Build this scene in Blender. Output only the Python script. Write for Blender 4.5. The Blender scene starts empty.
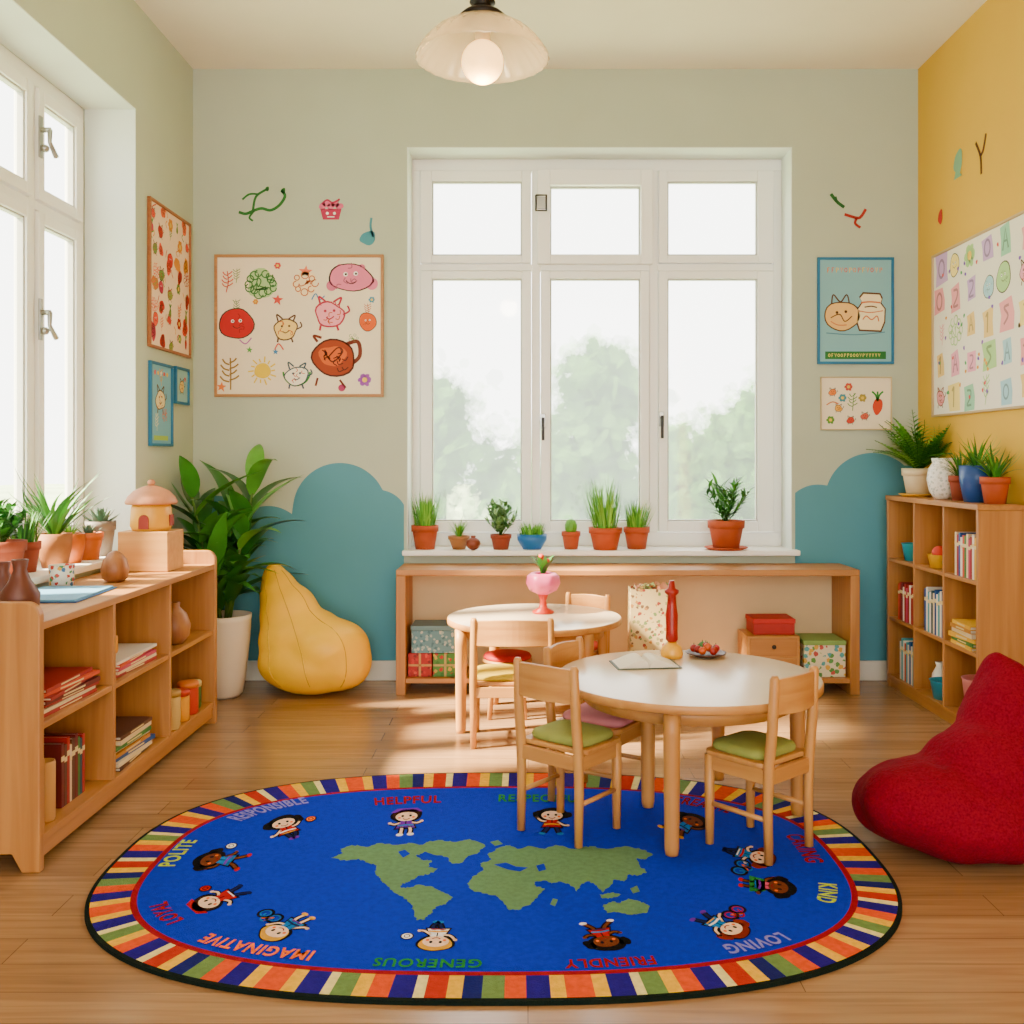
import bpy, math, random, bisect, bmesh
from mathutils import Vector, Matrix, Euler
from mathutils.bvhtree import BVHTree
R=random.Random(7)
pi=math.pi
scene=bpy.context.scene
# ---------------------------------------------------------------- materials
def lin(h):
    if isinstance(h,(tuple,list)): return tuple(h)[:3]
    h=h.lstrip('#'); o=[]
    for i in (0,2,4):
        c=int(h[i:i+2],16)/255
        o.append(c/12.92 if c<=.04045 else ((c+.055)/1.055)**2.4)
    return tuple(o)
_m={}
def mat(col,rough=.6,var=0,scale=20,bump=0,bscale=200,metal=0,sheen=0,emit=0,trans=0,spec=.5):
    k=(str(col),rough,var,scale,bump,bscale,metal,sheen,emit,trans,spec)
    if k in _m: return _m[k]
    m=bpy.data.materials.new('mat'); m.use_nodes=True
    nt=m.node_tree; b=nt.nodes['Principled BSDF']; c=lin(col)
    b.inputs['Base Color'].default_value=(*c,1); b.inputs['Roughness'].default_value=rough
    b.inputs['Metallic'].default_value=metal; b.inputs['Specular IOR Level'].default_value=spec
    if sheen: b.inputs['Sheen Weight'].default_value=sheen
    if trans: b.inputs['Transmission Weight'].default_value=trans
    if emit:
        b.inputs['Emission Color'].default_value=(*c,1); b.inputs['Emission Strength'].default_value=emit
    tc=None
    if var or bump: tc=nt.nodes.new('ShaderNodeTexCoord')
    if var:
        n=nt.nodes.new('ShaderNodeTexNoise'); n.inputs['Scale'].default_value=scale; n.inputs['Detail'].default_value=4
        nt.links.new(tc.outputs['Object'],n.inputs['Vector'])
        r=nt.nodes.new('ShaderNodeValToRGB'); r.color_ramp.elements[0].position=.3; r.color_ramp.elements[1].position=.7
        r.color_ramp.elements[0].color=(*[x*(1-var) for x in c],1); r.color_ramp.elements[1].color=(*[min(1,x*(1+var)) for x in c],1)
        nt.links.new(n.outputs['Fac'],r.inputs['Fac']); nt.links.new(r.outputs['Color'],b.inputs['Base Color'])
    if bump:
        n=nt.nodes.new('ShaderNodeTexNoise'); n.inputs['Scale'].default_value=bscale; n.inputs['Detail'].default_value=3
        nt.links.new(tc.outputs['Object'],n.inputs['Vector'])
        bm=nt.nodes.new('ShaderNodeBump'); bm.inputs['Strength'].default_value=bump; bm.inputs['Distance'].default_value=.01
        nt.links.new(n.outputs['Fac'],bm.inputs['Height']); nt.links.new(bm.outputs['Normal'],b.inputs['Normal'])
    _m[k]=m; return m
def wood(c1,c2,axis='x',rough=.45,sc=1.0):
    k=('wood',c1,c2,axis,rough,sc)
    if k in _m: return _m[k]
    m=bpy.data.materials.new('wood'); m.use_nodes=True; nt=m.node_tree; b=nt.nodes['Principled BSDF']
    tc=nt.nodes.new('ShaderNodeTexCoord'); mp=nt.nodes.new('ShaderNodeMapping')
    s={'x':(1.5,28,28),'y':(28,1.5,28),'z':(28,28,1.5)}[axis]
    mp.inputs['Scale'].default_value=[q*sc for q in s]
    n=nt.nodes.new('ShaderNodeTexNoise'); n.inputs['Scale'].default_value=1; n.inputs['Detail'].default_value=5; n.inputs['Distortion'].default_value=.6
    r=nt.nodes.new('ShaderNodeValToRGB'); r.color_ramp.elements[0].position=.3; r.color_ramp.elements[1].position=.72
    r.color_ramp.elements[0].color=(*lin(c1),1); r.color_ramp.elements[1].color=(*lin(c2),1)
    nt.links.new(tc.outputs['Object'],mp.inputs['Vector']); nt.links.new(mp.outputs['Vector'],n.inputs['Vector'])
    nt.links.new(n.outputs['Fac'],r.inputs['Fac']); nt.links.new(r.outputs['Color'],b.inputs['Base Color'])
    b.inputs['Roughness'].default_value=rough
    _m[k]=m; return m
def dots(base,cols,scale=30,rough=.6,th=.42):
    """procedural patterned paper: voronoi cells in several colours"""
    m=bpy.data.materials.new('patterned'); m.use_nodes=True; nt=m.node_tree; b=nt.nodes['Principled BSDF']
    tc=nt.nodes.new('ShaderNodeTexCoord'); v=nt.nodes.new('ShaderNodeTexVoronoi'); v.inputs['Scale'].default_value=scale
    nt.links.new(tc.outputs['Object'],v.inputs['Vector'])
    sp=nt.nodes.new('ShaderNodeSeparateColor'); nt.links.new(v.outputs['Color'],sp.inputs['Color'])
    r=nt.nodes.new('ShaderNodeValToRGB'); r.color_ramp.interpolation='CONSTANT'
    while len(r.color_ramp.elements)<len(cols): r.color_ramp.elements.new(.5)
    for i,c in enumerate(cols):
        r.color_ramp.elements[i].position=i/len(cols); r.color_ramp.elements[i].color=(*lin(c),1)
    nt.links.new(sp.outputs[0],r.inputs['Fac'])
    n=nt.nodes.new('ShaderNodeTexNoise'); n.inputs['Scale'].default_value=scale*2.5; nt.links.new(tc.outputs['Object'],n.inputs['Vector'])
    ad=nt.nodes.new('ShaderNodeMath'); ad.operation='MULTIPLY_ADD'; ad.inputs[1].default_value=.5; nt.links.new(n.outputs['Fac'],ad.inputs[0]); nt.links.new(v.outputs['Distance'],ad.inputs[2])
    lt=nt.nodes.new('ShaderNodeMath'); lt.operation='LESS_THAN'; lt.inputs[1].default_value=th+.25
    nt.links.new(ad.outputs[0],lt.inputs[0])
    mx=nt.nodes.new('ShaderNodeMix'); mx.data_type='RGBA'; mx.inputs[6].default_value=(*lin(base),1)
    nt.links.new(lt.outputs[0],mx.inputs[0]); nt.links.new(r.outputs['Color'],mx.inputs[7]); nt.links.new(mx.outputs[2],b.inputs['Base Color'])
    b.inputs['Roughness'].default_value=rough
    return m
# ---------------------------------------------------------------- mesh builder
class MB:
    def __init__(s): s.v=[];s.f=[];s.i=[];s.sm=[];s.mats=[]
    def add(s,vs,fs,m,smooth=False):
        if m not in s.mats: s.mats.append(m)
        k=s.mats.index(m); o=len(s.v); s.v+= [tuple(p) for p in vs]
        for f in fs: s.f.append([a+o for a in f]); s.i.append(k); s.sm.append(smooth)
    def box(s,x0,x1,y0,y1,z0,z1,m):
        vs=[(x,y,z) for x in (x0,x1) for y in (y0,y1) for z in (z0,z1)]
        s.add(vs,[(0,1,3,2),(4,6,7,5),(0,4,5,1),(2,3,7,6),(0,2,6,4),(1,5,7,3)],m)
    def lathe(s,prof,m,seg=24,c=(0,0,0),smooth=True,cap0=True,cap1=False,wob=None):
        vs=[];fs=[]
        for j,(r,z) in enumerate(prof):
            for k in range(seg):
                a=2*pi*k/seg; rr=r*(wob(a,z) if wob else 1); vs.append((c[0]+rr*math.cos(a),c[1]+rr*math.sin(a),c[2]+z))
        for j in range(len(prof)-1):
            for k in range(seg):
                k2=(k+1)%seg; fs.append((j*seg+k,j*seg+k2,(j+1)*seg+k2,(j+1)*seg+k))
        if cap0: fs.append(tuple(reversed(range(seg))))
        if cap1: fs.append(tuple(range((len(prof)-1)*seg,len(prof)*seg)))
        s.add(vs,fs,m,smooth)
    def ell(s,c,r,m,seg=20,rings=12,rot=None):
        vs=[];fs=[]
        for j in range(rings+1):
            t=pi*j/rings
            for k in range(seg):
                a=2*pi*k/seg; p=Vector((r[0]*math.sin(t)*math.cos(a),r[1]*math.sin(t)*math.sin(a),-r[2]*math.cos(t)))
                if rot: p=rot@p
                vs.append((p.x+c[0],p.y+c[1],p.z+c[2]))
        for j in range(rings):
            for k in range(seg):
                k2=(k+1)%seg; fs.append((j*seg+k,j*seg+k2,(j+1)*seg+k2,(j+1)*seg+k))
        s.add(vs,fs,m,True)
    def tube(s,pts,rad,m,seg=10):
        pts=[Vector(p) for p in pts]; n=len(pts)
        if not isinstance(rad,(list,tuple)): rad=[rad]*n
        vs=[];fs=[]; 
        for j,p in enumerate(pts):
            t=(pts[min(j+1,n-1)]-pts[max(j-1,0)]).normalized()
            u=Vector((0,0,1)) if abs(t.z)<.9 else Vector((1,0,0))
            a=t.cross(u).normalized(); b=t.cross(a)
            for k in range(seg):
                th=2*pi*k/seg; q=p+rad[j]*(a*math.cos(th)+b*math.sin(th)); vs.append(tuple(q))
        for j in range(n-1):
            for k in range(seg):
                k2=(k+1)%seg; fs.append((j*seg+k,j*seg+k2,(j+1)*seg+k2,(j+1)*seg+k))
        fs.append(tuple(reversed(range(seg)))); fs.append(tuple(range((n-1)*seg,n*seg)))
        s.add(vs,fs,m,True)
    def prism(s,pts,a0,a1,plane,m):
        n=len(pts)
        def P(p,a):
            return {'xz':(p[0],a,p[1]),'yz':(a,p[0],p[1]),'xy':(p[0],p[1],a)}[plane]
        vs=[P(p,a0) for p in pts]+[P(p,a1) for p in pts]
        fs=[tuple(range(n)),tuple(reversed(range(n,2*n)))]+[(k,k+n,(k+1)%n+n,(k+1)%n) for k in range(n)]
        s.add(vs,fs,m)
    def leaf(s,base,az,L,W,lean,curl,m,n=6,fold=.25,shape=.8):
        p=Vector(base); d=Vector((math.cos(az),math.sin(az),0)); sd=Vector((-math.sin(az),math.cos(az),0))
        vs=[];fs=[]; st=L/n
        for j in range(n+1):
            t=j/n; th=lean+curl*t; dirv=d*math.sin(th)+Vector((0,0,1))*math.cos(th); nv=d*(-math.cos(th))+Vector((0,0,1))*math.sin(th)
            w=W*max(.03,math.sin(pi*min(1,(t**shape)*.92+.08)))*.5
            vs+= [tuple(p-sd*w+nv*w*fold),tuple(p),tuple(p+sd*w+nv*w*fold)]
            p=p+dirv*st
        for j in range(n):
            a=j*3; fs+=[(a,a+1,a+4,a+3),(a+1,a+2,a+5,a+4)]
        s.add(vs,fs,m,True)
    def limit(s,x0=-9,x1=9,y0=-9,y1=9):
        def c(v,a,b):
            if v>b*.5: v=b*.5+b*.5*math.tanh((v-b*.5)/(b*.5))
            if v<a*.5: v=a*.5+a*.5*math.tanh((v-a*.5)/(a*.5))
            return v
        s.v=[(c(p[0],x0,x1),c(p[1],y0,y1),p[2]) for p in s.v]
    def obj(s,name,parent=None,loc=(0,0,0),rot=(0,0,0),bevel=0,fixn=True):
        me=bpy.data.meshes.new(name); me.from_pydata(s.v,[],s.f)
        for m in s.mats: me.materials.append(m)
        me.polygons.foreach_set('material_index',s.i); me.polygons.foreach_set('use_smooth',s.sm); me.update()
        if fixn:
            bm=bmesh.new(); bm.from_mesh(me); bmesh.ops.recalc_face_normals(bm,faces=bm.faces); bm.to_mesh(me); bm.free()
        o=bpy.data.objects.new(name,me); scene.collection.objects.link(o); o.location=loc; o.rotation_euler=rot
        if parent: o.parent=parent
        if bevel:
            b=o.modifiers.new('b','BEVEL'); b.width=bevel; b.segments=2; b.limit_method='ANGLE'; b.angle_limit=.7
        return o
def tag(o,label,cat,group=None,kind=None):
    o['label']=label; o['category']=cat
    if group: o['group']=group
    if kind: o['kind']=kind
    return o
def struct(o): o['kind']='structure'; return o
def thing(name,loc,label,cat,rz=0,group=None,rot=None):
    e=bpy.data.objects.new(name,None); e.empty_display_size=.1; scene.collection.objects.link(e)
    e.location=loc; e.rotation_euler=rot if rot else (0,0,rz); return tag(e,label,cat,group)
CX,CY=528,458; HC=1.25
def X(px,d): return (px-CX)*d/1000
def Z(py,d): return HC-(py-CY)*d/1000
def floor_pt(px,py):
    d=HC*1000/(py-CY); return (X(px,d),d)
# ---------------------------------------------------------------- palette
bA,bB='#b07434','#c89048'; sA,sB='#9c642a','#b67e3e'
beech=wood(bA,bB,'z'); beechx=wood(bA,bB,'x'); beechy=wood(bA,bB,'y')
shelfz=wood(sA,sB,'z'); shelfx=wood(sA,sB,'x'); shelfy=wood(sA,sB,'y')
shelfin=wood('#b58444','#c89a5c','y')
white=mat('#f4f3ee',.4); paint_w=mat('#f4f4f0',.35)
terra=mat('#a84414',.75,.12,12,.1,80); terra2=mat('#8a3414',.75,.12,12); terraL=mat('#8c3810',.75,.12,12,.1,80)
orangep=mat((.50,.105,.0),.5,.1); tanp=mat('#985c26',.7,.1)
soil=mat('#3a2618',.95,.3,60,.5,120)
metal=mat('#a8a8a2',.3,metal=.9); black=mat('#161412',.5)
greens=[mat('#2f7a1a',.5,.2,8),mat('#4c9626',.5,.2,8),mat('#225f16',.5,.2,8)]
lights=[mat('#5ca026',.5,.2,8),mat('#7cba32',.5,.2,8),mat('#408a1e',.5,.2,8)]
# ---------------------------------------------------------------- room
YB=5.63; XL=-1.886; XR=2.196; H=3.44; YF=-2.9
def plaster(col): return mat(col,.85,.025,3,.08,150)
sage=plaster('#b0b9a4'); sageL=plaster('#b6c1ae'); yellow=plaster((.66,.385,.022)); ceilm=plaster('#eee5d4'); revm=plaster('#dfe8e2')
wx0,wx1,wz0,wz1=-.681,1.486,.735,3.0
mb=MB(); t=.3
mb.box(XL-.4,wx0,YB,YB+t,0,H,sage); mb.box(wx1,XR+.3,YB,YB+t,0,H,sage); mb.box(wx0,wx1,YB,YB+t,wz1,H,sage); mb.box(wx0,wx1,YB,YB+t,0,wz0-.03,sage)
struct(mb.obj('wall_back'))
ly0,ly1,lz0,lz1=3.31,4.81,.80,2.93
mb=MB(); mb.box(XL-.33,XL,YF,ly0,0,H,sageL); mb.box(XL-.33,XL,ly1,YB,0,H,sageL); mb.box(XL-.33,XL,ly0,ly1,lz1,H,sageL); mb.box(XL-.33,XL,ly0,ly1,0,lz0-.03,sageL)
struct(mb.obj('wall_left'))
mb=MB(); mb.box(XR,XR+.2,YF,YB,0,H,yellow); struct(mb.obj('wall_right'))
mb=MB(); mb.box(XL-.33,XR+.2,YF,YB+.3,H,H+.15,ceilm); struct(mb.obj('ceiling'))
mb=MB(); q=.005
mb.box(-2.13,XL-.001,ly1-q,ly1-.0005,lz0,lz1-q,revm); mb.box(-2.13,XL-.001,ly0+.0005,ly0+q,lz0,lz1-q,revm); mb.box(-2.13,XL-.001,ly0,ly1,lz1-q,lz1-.0005,revm); struct(mb.obj('trim_5'))
mb=MB(); mb.box(wx0+.0005,wx0+q,YB-.001,5.84,wz0,wz1-q,revm); mb.box(wx1-q,wx1-.0005,YB-.001,5.84,wz0,wz1-q,revm); mb.box(wx0,wx1,YB-.001,5.84,wz1-q,wz1-.0005,revm); struct(mb.obj('trim_6'))
fm=bpy.data.materials.new('floor_planks'); fm.use_nodes=True; nt=fm.node_tree; b=nt.nodes['Principled BSDF']
tc=nt.nodes.new('ShaderNodeTexCoord'); br=nt.nodes.new('ShaderNodeTexBrick')
br.inputs['Scale'].default_value=1; br.inputs['Brick Width'].default_value=1.3; br.inputs['Row Height'].default_value=.13
br.inputs['Mortar Size'].default_value=.0015; br.inputs['Mortar Smooth'].default_value=.4; br.inputs['Bias'].default_value=0
br.inputs['Color1'].default_value=(*lin('#a47e58'),1); br.inputs['Color2'].default_value=(*lin('#95704b'),1); br.inputs['Mortar'].default_value=(*lin('#6a4c32'),1)
nt.links.new(tc.outputs['Object'],br.inputs['Vector'])
mp=nt.nodes.new('ShaderNodeMapping'); mp.inputs['Scale'].default_value=(1.6,30,1); nt.links.new(tc.outputs['Object'],mp.inputs['Vector'])
n=nt.nodes.new('ShaderNodeTexNoise'); n.inputs['Scale'].default_value=1.4; n.inputs['Detail'].default_value=6; n.inputs['Distortion'].default_value=.8
nt.links.new(mp.outputs['Vector'],n.inputs['Vector'])
r=nt.nodes.new('ShaderNodeValToRGB'); r.color_ramp.elements[0].position=.3; r.color_ramp.elements[1].position=.7
r.color_ramp.elements[0].color=(.75,.73,.71,1); r.color_ramp.elements[1].color=(1.08,1.08,1.08,1); nt.links.new(n.outputs['Fac'],r.inputs['Fac'])
mx=nt.nodes.new('ShaderNodeMix'); mx.data_type='RGBA'; mx.blend_type='MULTIPLY'; mx.inputs[0].default_value=1
nt.links.new(br.outputs['Color'],mx.inputs[6]); nt.links.new(r.outputs['Color'],mx.inputs[7]); nt.links.new(mx.outputs[2],b.inputs['Base Color'])
b.inputs['Roughness'].default_value=.23
mb=MB(); mb.box(XL-.33,XR+.2,YF,YB+.3,-.1,0,fm); struct(mb.obj('floor'))
bbm=mat('#d8d2c4',.5)
mb=MB(); mb.box(XL,XR,YB-.016,YB,0,.11,bbm); struct(mb.obj('baseboard_back',bevel=.004))
mb=MB(); mb.box(XL,XL+.016,YF,YB-.016,0,.11,bbm); struct(mb.obj('baseboard_left',bevel=.004))
mb=MB(); mb.box(XR-.016,XR,YF,YB-.016,0,.11,bbm); struct(mb.obj('baseboard_right',bevel=.004))
teal=plaster('#4c8c9c')
def bx(px): return X(px,YB)
def bz(py): return Z(py,YB)
def hill(name,circles,x0,x1):
    pts=[];N=160
    for k in range(N+1):
        x=x0+(x1-x0)*k/N; z=0
        for (cx,cz,r) in circles:
            if abs(x-cx)<r: z=max(z,cz+math.sqrt(r*r-(x-cx)**2))
        pts.append((x,max(z,.5)))
    mb=MB(); mb.prism([(x0,.11)]+pts+[(x1,.11)],YB-.004,YB-.0005,'xz',teal); return struct(mb.obj(name))
hill('trim_1',[(bx(340),bz(510),.265),(bx(378),bz(520),.17),(bx(268),bz(545),.22),(bx(215),bz(540),.25)],XL+.001,bx(404))
hill('trim_2',[(bx(872),bz(500),.265),(bx(818),bz(520),.2),(bx(905),bz(510),.25),(bx(798),bz(545),.14)],bx(795),XR-.001)
mb=MB(); mb.box(wx0-.02,wx1+.03,YB-.07,YB+.24,wz0-.03,wz0,white); struct(mb.obj('trim_3',bevel=.006))
mb=MB(); mb.box(XL-.27,XL+.03,ly0-.0,ly1,lz0-.03,lz0,white); struct(mb.obj('trim_4',bevel=.006))
# windows
gm=bpy.data.materials.new('window_glass'); gm.use_nodes=True; nt=gm.node_tree; nt.nodes.remove(nt.nodes['Principled BSDF'])
tr=nt.nodes.new('ShaderNodeBsdfTransparent'); tr.inputs[0].default_value=(.98,.99,.985,1); gl=nt.nodes.new('ShaderNodeBsdfGlossy'); gl.inputs['Roughness'].default_value=.05
ms=nt.nodes.new('ShaderNodeMixShader'); ms.inputs[0].default_value=.03; nt.links.new(tr.outputs[0],ms.inputs[1]); nt.links.new(gl.outputs[0],ms.inputs[2]); nt.links.new(ms.outputs[0],nt.nodes['Material Output'].inputs['Surface'])
def window(name,loc,rot,w,h,cols,rows,handles):
    e=bpy.data.objects.new(name,None); scene.collection.objects.link(e); e.location=loc; e.rotation_euler=rot; struct(e)
    mb=MB(); fz0,fz1=-.05,.0
    fw=.05
    mb.box(0,w,0,.08,fz0,fz1,paint_w); mb.box(0,w,h-fw-.02,h,fz0,fz1,paint_w)
    mb.box(0,fw,.08,h-fw-.02,fz0,fz1,paint_w); mb.box(w-fw,w,.08,h-fw-.02,fz0,fz1,paint_w)
    for a,b in zip(cols[:-1],cols[1:]):
        c=(a[1]+b[0])/2; mb.box(c-.025,c+.025,.08,h-fw-.02,fz0,fz1+.004,paint_w)
    tz=(rows[0][1]+rows[1][0])/2
    for k in range(len(cols)):
        x0=fw if k==0 else (cols[k-1][1]+cols[k][0])/2+.025; x1=w-fw if k==len(cols)-1 else (cols[k][1]+cols[k+1][0])/2-.025
        mb.box(x0,x1,tz-.02,tz+.02,fz0,fz1+.004,paint_w)
    mb.obj('window_frame',e,bevel=.004)
    for ci,(a,b) in enumerate(cols):
        for ri,(c,d) in enumerate(rows):
            ax=fw+.004 if ci==0 else (cols[ci-1][1]+a)/2+.028; bx_=w-fw-.004 if ci==len(cols)-1 else (b+cols[ci+1][0])/2-.028
            cz=.084 if ri==0 else tz+.024; dz=tz-.024 if ri==0 else h-fw-.024
            m2=MB(); z0,z1=-.035,.022
            if name=='window_1' and ci==1 and ri==1: ax-=.02; bx_+=.02; cz-=.01; z1=.05; d-=.03
            m2.box(ax,a,cz,dz,z0,z1,paint_w); m2.box(b,bx_,cz,dz,z0,z1,paint_w); m2.box(a,b,cz,c,z0,z1,paint_w); m2.box(a,b,d,dz,z0,z1,paint_w)
            g=mat('#b4b4ae',.5); q=.009
            m2.box(a,a+q,c,d,-.02,.012,g); m2.box(b-q,b,c,d,-.02,.012,g); m2.box(a,b,c,c+q,-.02,.012,g); m2.box(a,b,d-q,d,-.02,.012,g)
            s=m2.obj('sash',e,bevel=.004)
            m3=MB(); m3.box(a+.002,b-.002,c+.002,d-.002,-.012,-.008,gm); m3.obj('glass_pane',s)
    for (hx,hz,kind) in handles:
        m4=MB()
        if kind=='v':
            m4.box(hx-.015,hx+.015,hz-.05,hz+.035,.022,.03,metal); m4.tube([(hx,hz,.03),(hx,hz,.055)],.009,black); m4.box(hx-.008,hx+.008,hz-.12,hz+.012,.052,.066,black)
        elif kind=='c':
            m4.box(hx-.014,hx+.014,hz-.09,hz+.09,.022,.03,metal); m4.tube([(hx,hz+.03,.03),(hx,hz+.03,.07)],.012,metal); m4.tube([(hx,hz+.03,.066),(hx-.02,hz-.03,.075),(hx+.03,hz-.08,.08)],[.011,.009,.012],metal); m4.ell((hx,hz-.05,.045),(.018,.018,.018),metal,12,8)
        else:
            m4.box(hx-.03,hx+.03,hz-.035,hz+.035,.05,.056,metal); m4.tube([(hx-.03,hz+.04,.056),(hx-.03,hz+.04,.07),(hx+.03,hz+.04,.07),(hx+.03,hz-.05,.07),(hx-.03,hz-.05,.07),(hx-.03,hz+.04,.07)],.006,black)
        m4.obj('handle',e,bevel=.002)
    return e
d=5.85
cols=[(X(432,d)-wx0,X(522,d)-wx0),(X(550,d)-wx0,X(640,d)-wx0),(X(667,d)-wx0,X(757,d)-wx0)]
rows=[(Z(521,d)-wz0,Z(279,d)-wz0),(Z(256,d)-wz0,Z(182,d)-wz0)]
W=wx1-wx0; 
window('window_1',(wx0,d,wz0),(pi/2,0,0),W,wz1-wz0,cols,rows,[(X(541,d)-wx0,Z(205,d)-wz0,'b'),(X(543,d)-wx0,Z(420,d)-wz0,'v'),(X(661,d)-wx0,Z(418,d)-wz0,'v')])
lc=[(3.44-ly0,3.75-ly0),(3.91-ly0,4.22-ly0),(4.377-ly0,4.684-ly0)]
window('window_2',(-2.136,ly0,lz0),(pi/2,0,pi/2),ly1-ly0,lz1-lz0,lc,[(.13,1.47),(1.62,2.0)],[(4.33-ly0,1.84,'c'),(4.33-ly0,1.05,'c')])
# ---------------------------------------------------------------- outdoors
gr=mat('#9cb088',.9,.2,.3)
mb=MB(); mb.box(-30,30,6.2,60,-.4,-.3,gr); mb.box(-30,-2.6,-5,6.2,-.4,-.3,gr)
o=mb.obj('ground'); o['kind']='structure'
def haze_leafmat(c,e,op):
    m=bpy.data.materials.new('hazed_leaf'); m.use_nodes=True; nt=m.node_tree; b=nt.nodes['Principled BSDF']
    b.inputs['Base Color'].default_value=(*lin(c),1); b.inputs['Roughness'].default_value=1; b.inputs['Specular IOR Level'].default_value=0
    b.inputs['Emission Color'].default_value=(.82,.9,.78,1); b.inputs['Emission Strength'].default_value=e  # pale emission paints distance haze into the leaves
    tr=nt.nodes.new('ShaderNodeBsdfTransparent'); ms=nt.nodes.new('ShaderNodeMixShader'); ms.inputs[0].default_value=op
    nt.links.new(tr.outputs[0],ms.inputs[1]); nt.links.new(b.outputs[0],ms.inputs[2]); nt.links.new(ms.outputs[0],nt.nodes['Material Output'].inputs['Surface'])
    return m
lm1=[haze_leafmat('#4c7834',1.25,.22),haze_leafmat('#548040',1.4,.22),haze_leafmat('#446c30',1.1,.22)]
hazed_bark=mat('#8d8a7c',.9,emit=.3)  # slight glow paints the same haze onto the trunks
def tree(x,y,top,rad,label,hz=0):
    e=thing('tree',(x,y,-.3),label,'tree')
    m=MB(); m.tube([(0,0,0),(.05,0,(top+.3)*.5),(0,0,(top+.3)*.6)],[.12,.08,.02],hazed_bark); m.obj('trunk',e)
    m=MB(); rr=random.Random(int(x*100)+int(y*7)); hgt=top+.3
    lobes=[(rr.gauss(0,rad*.4),rr.gauss(0,rad*.3),hgt*(.25+.55*k/9),rad*(.64-.30*k/9)) for k in range(10)]
    lobes+=[(rr.uniform(-1,1)*rad*.8,rr.uniform(-.5,.5)*rad,hgt*rr.uniform(.1,.5),rad*.42) for k in range(6)]
    for (lx,ly,lz_,lr) in lobes:
        for k in range(260):
            p=Vector((rr.gauss(0,1),rr.gauss(0,1),rr.gauss(0,1)))*lr*.50; p=Vector((lx,ly,lz_))+p
            s=rr.uniform(.06,.19)*(y/15)**.5; a=Vector((rr.gauss(0,1),rr.gauss(0,1),rr.gauss(0,1))).normalized(); b_=a.orthogonal().normalized()*s; c_=a.cross(b_).normalized()*s
            m.add([tuple(p+b_*math.cos(q)+c_*math.sin(q)) for q in [pi/3*i for i in range(6)]],[(0,1,2,3,4,5)],lm1[0 if rr.random()<.5 else (1 if p.z>lz_ else 2)])  # light and shade put in leaf tone: paler above lobe centre, darker below
    m.obj('foliage',e,fixn=False)
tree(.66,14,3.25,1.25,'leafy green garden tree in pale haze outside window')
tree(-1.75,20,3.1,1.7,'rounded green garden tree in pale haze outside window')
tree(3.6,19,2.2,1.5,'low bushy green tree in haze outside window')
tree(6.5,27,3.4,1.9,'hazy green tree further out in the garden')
tree(-10.5,9.0,2.2,1.6,'hazy green tree outside the side window')
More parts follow.
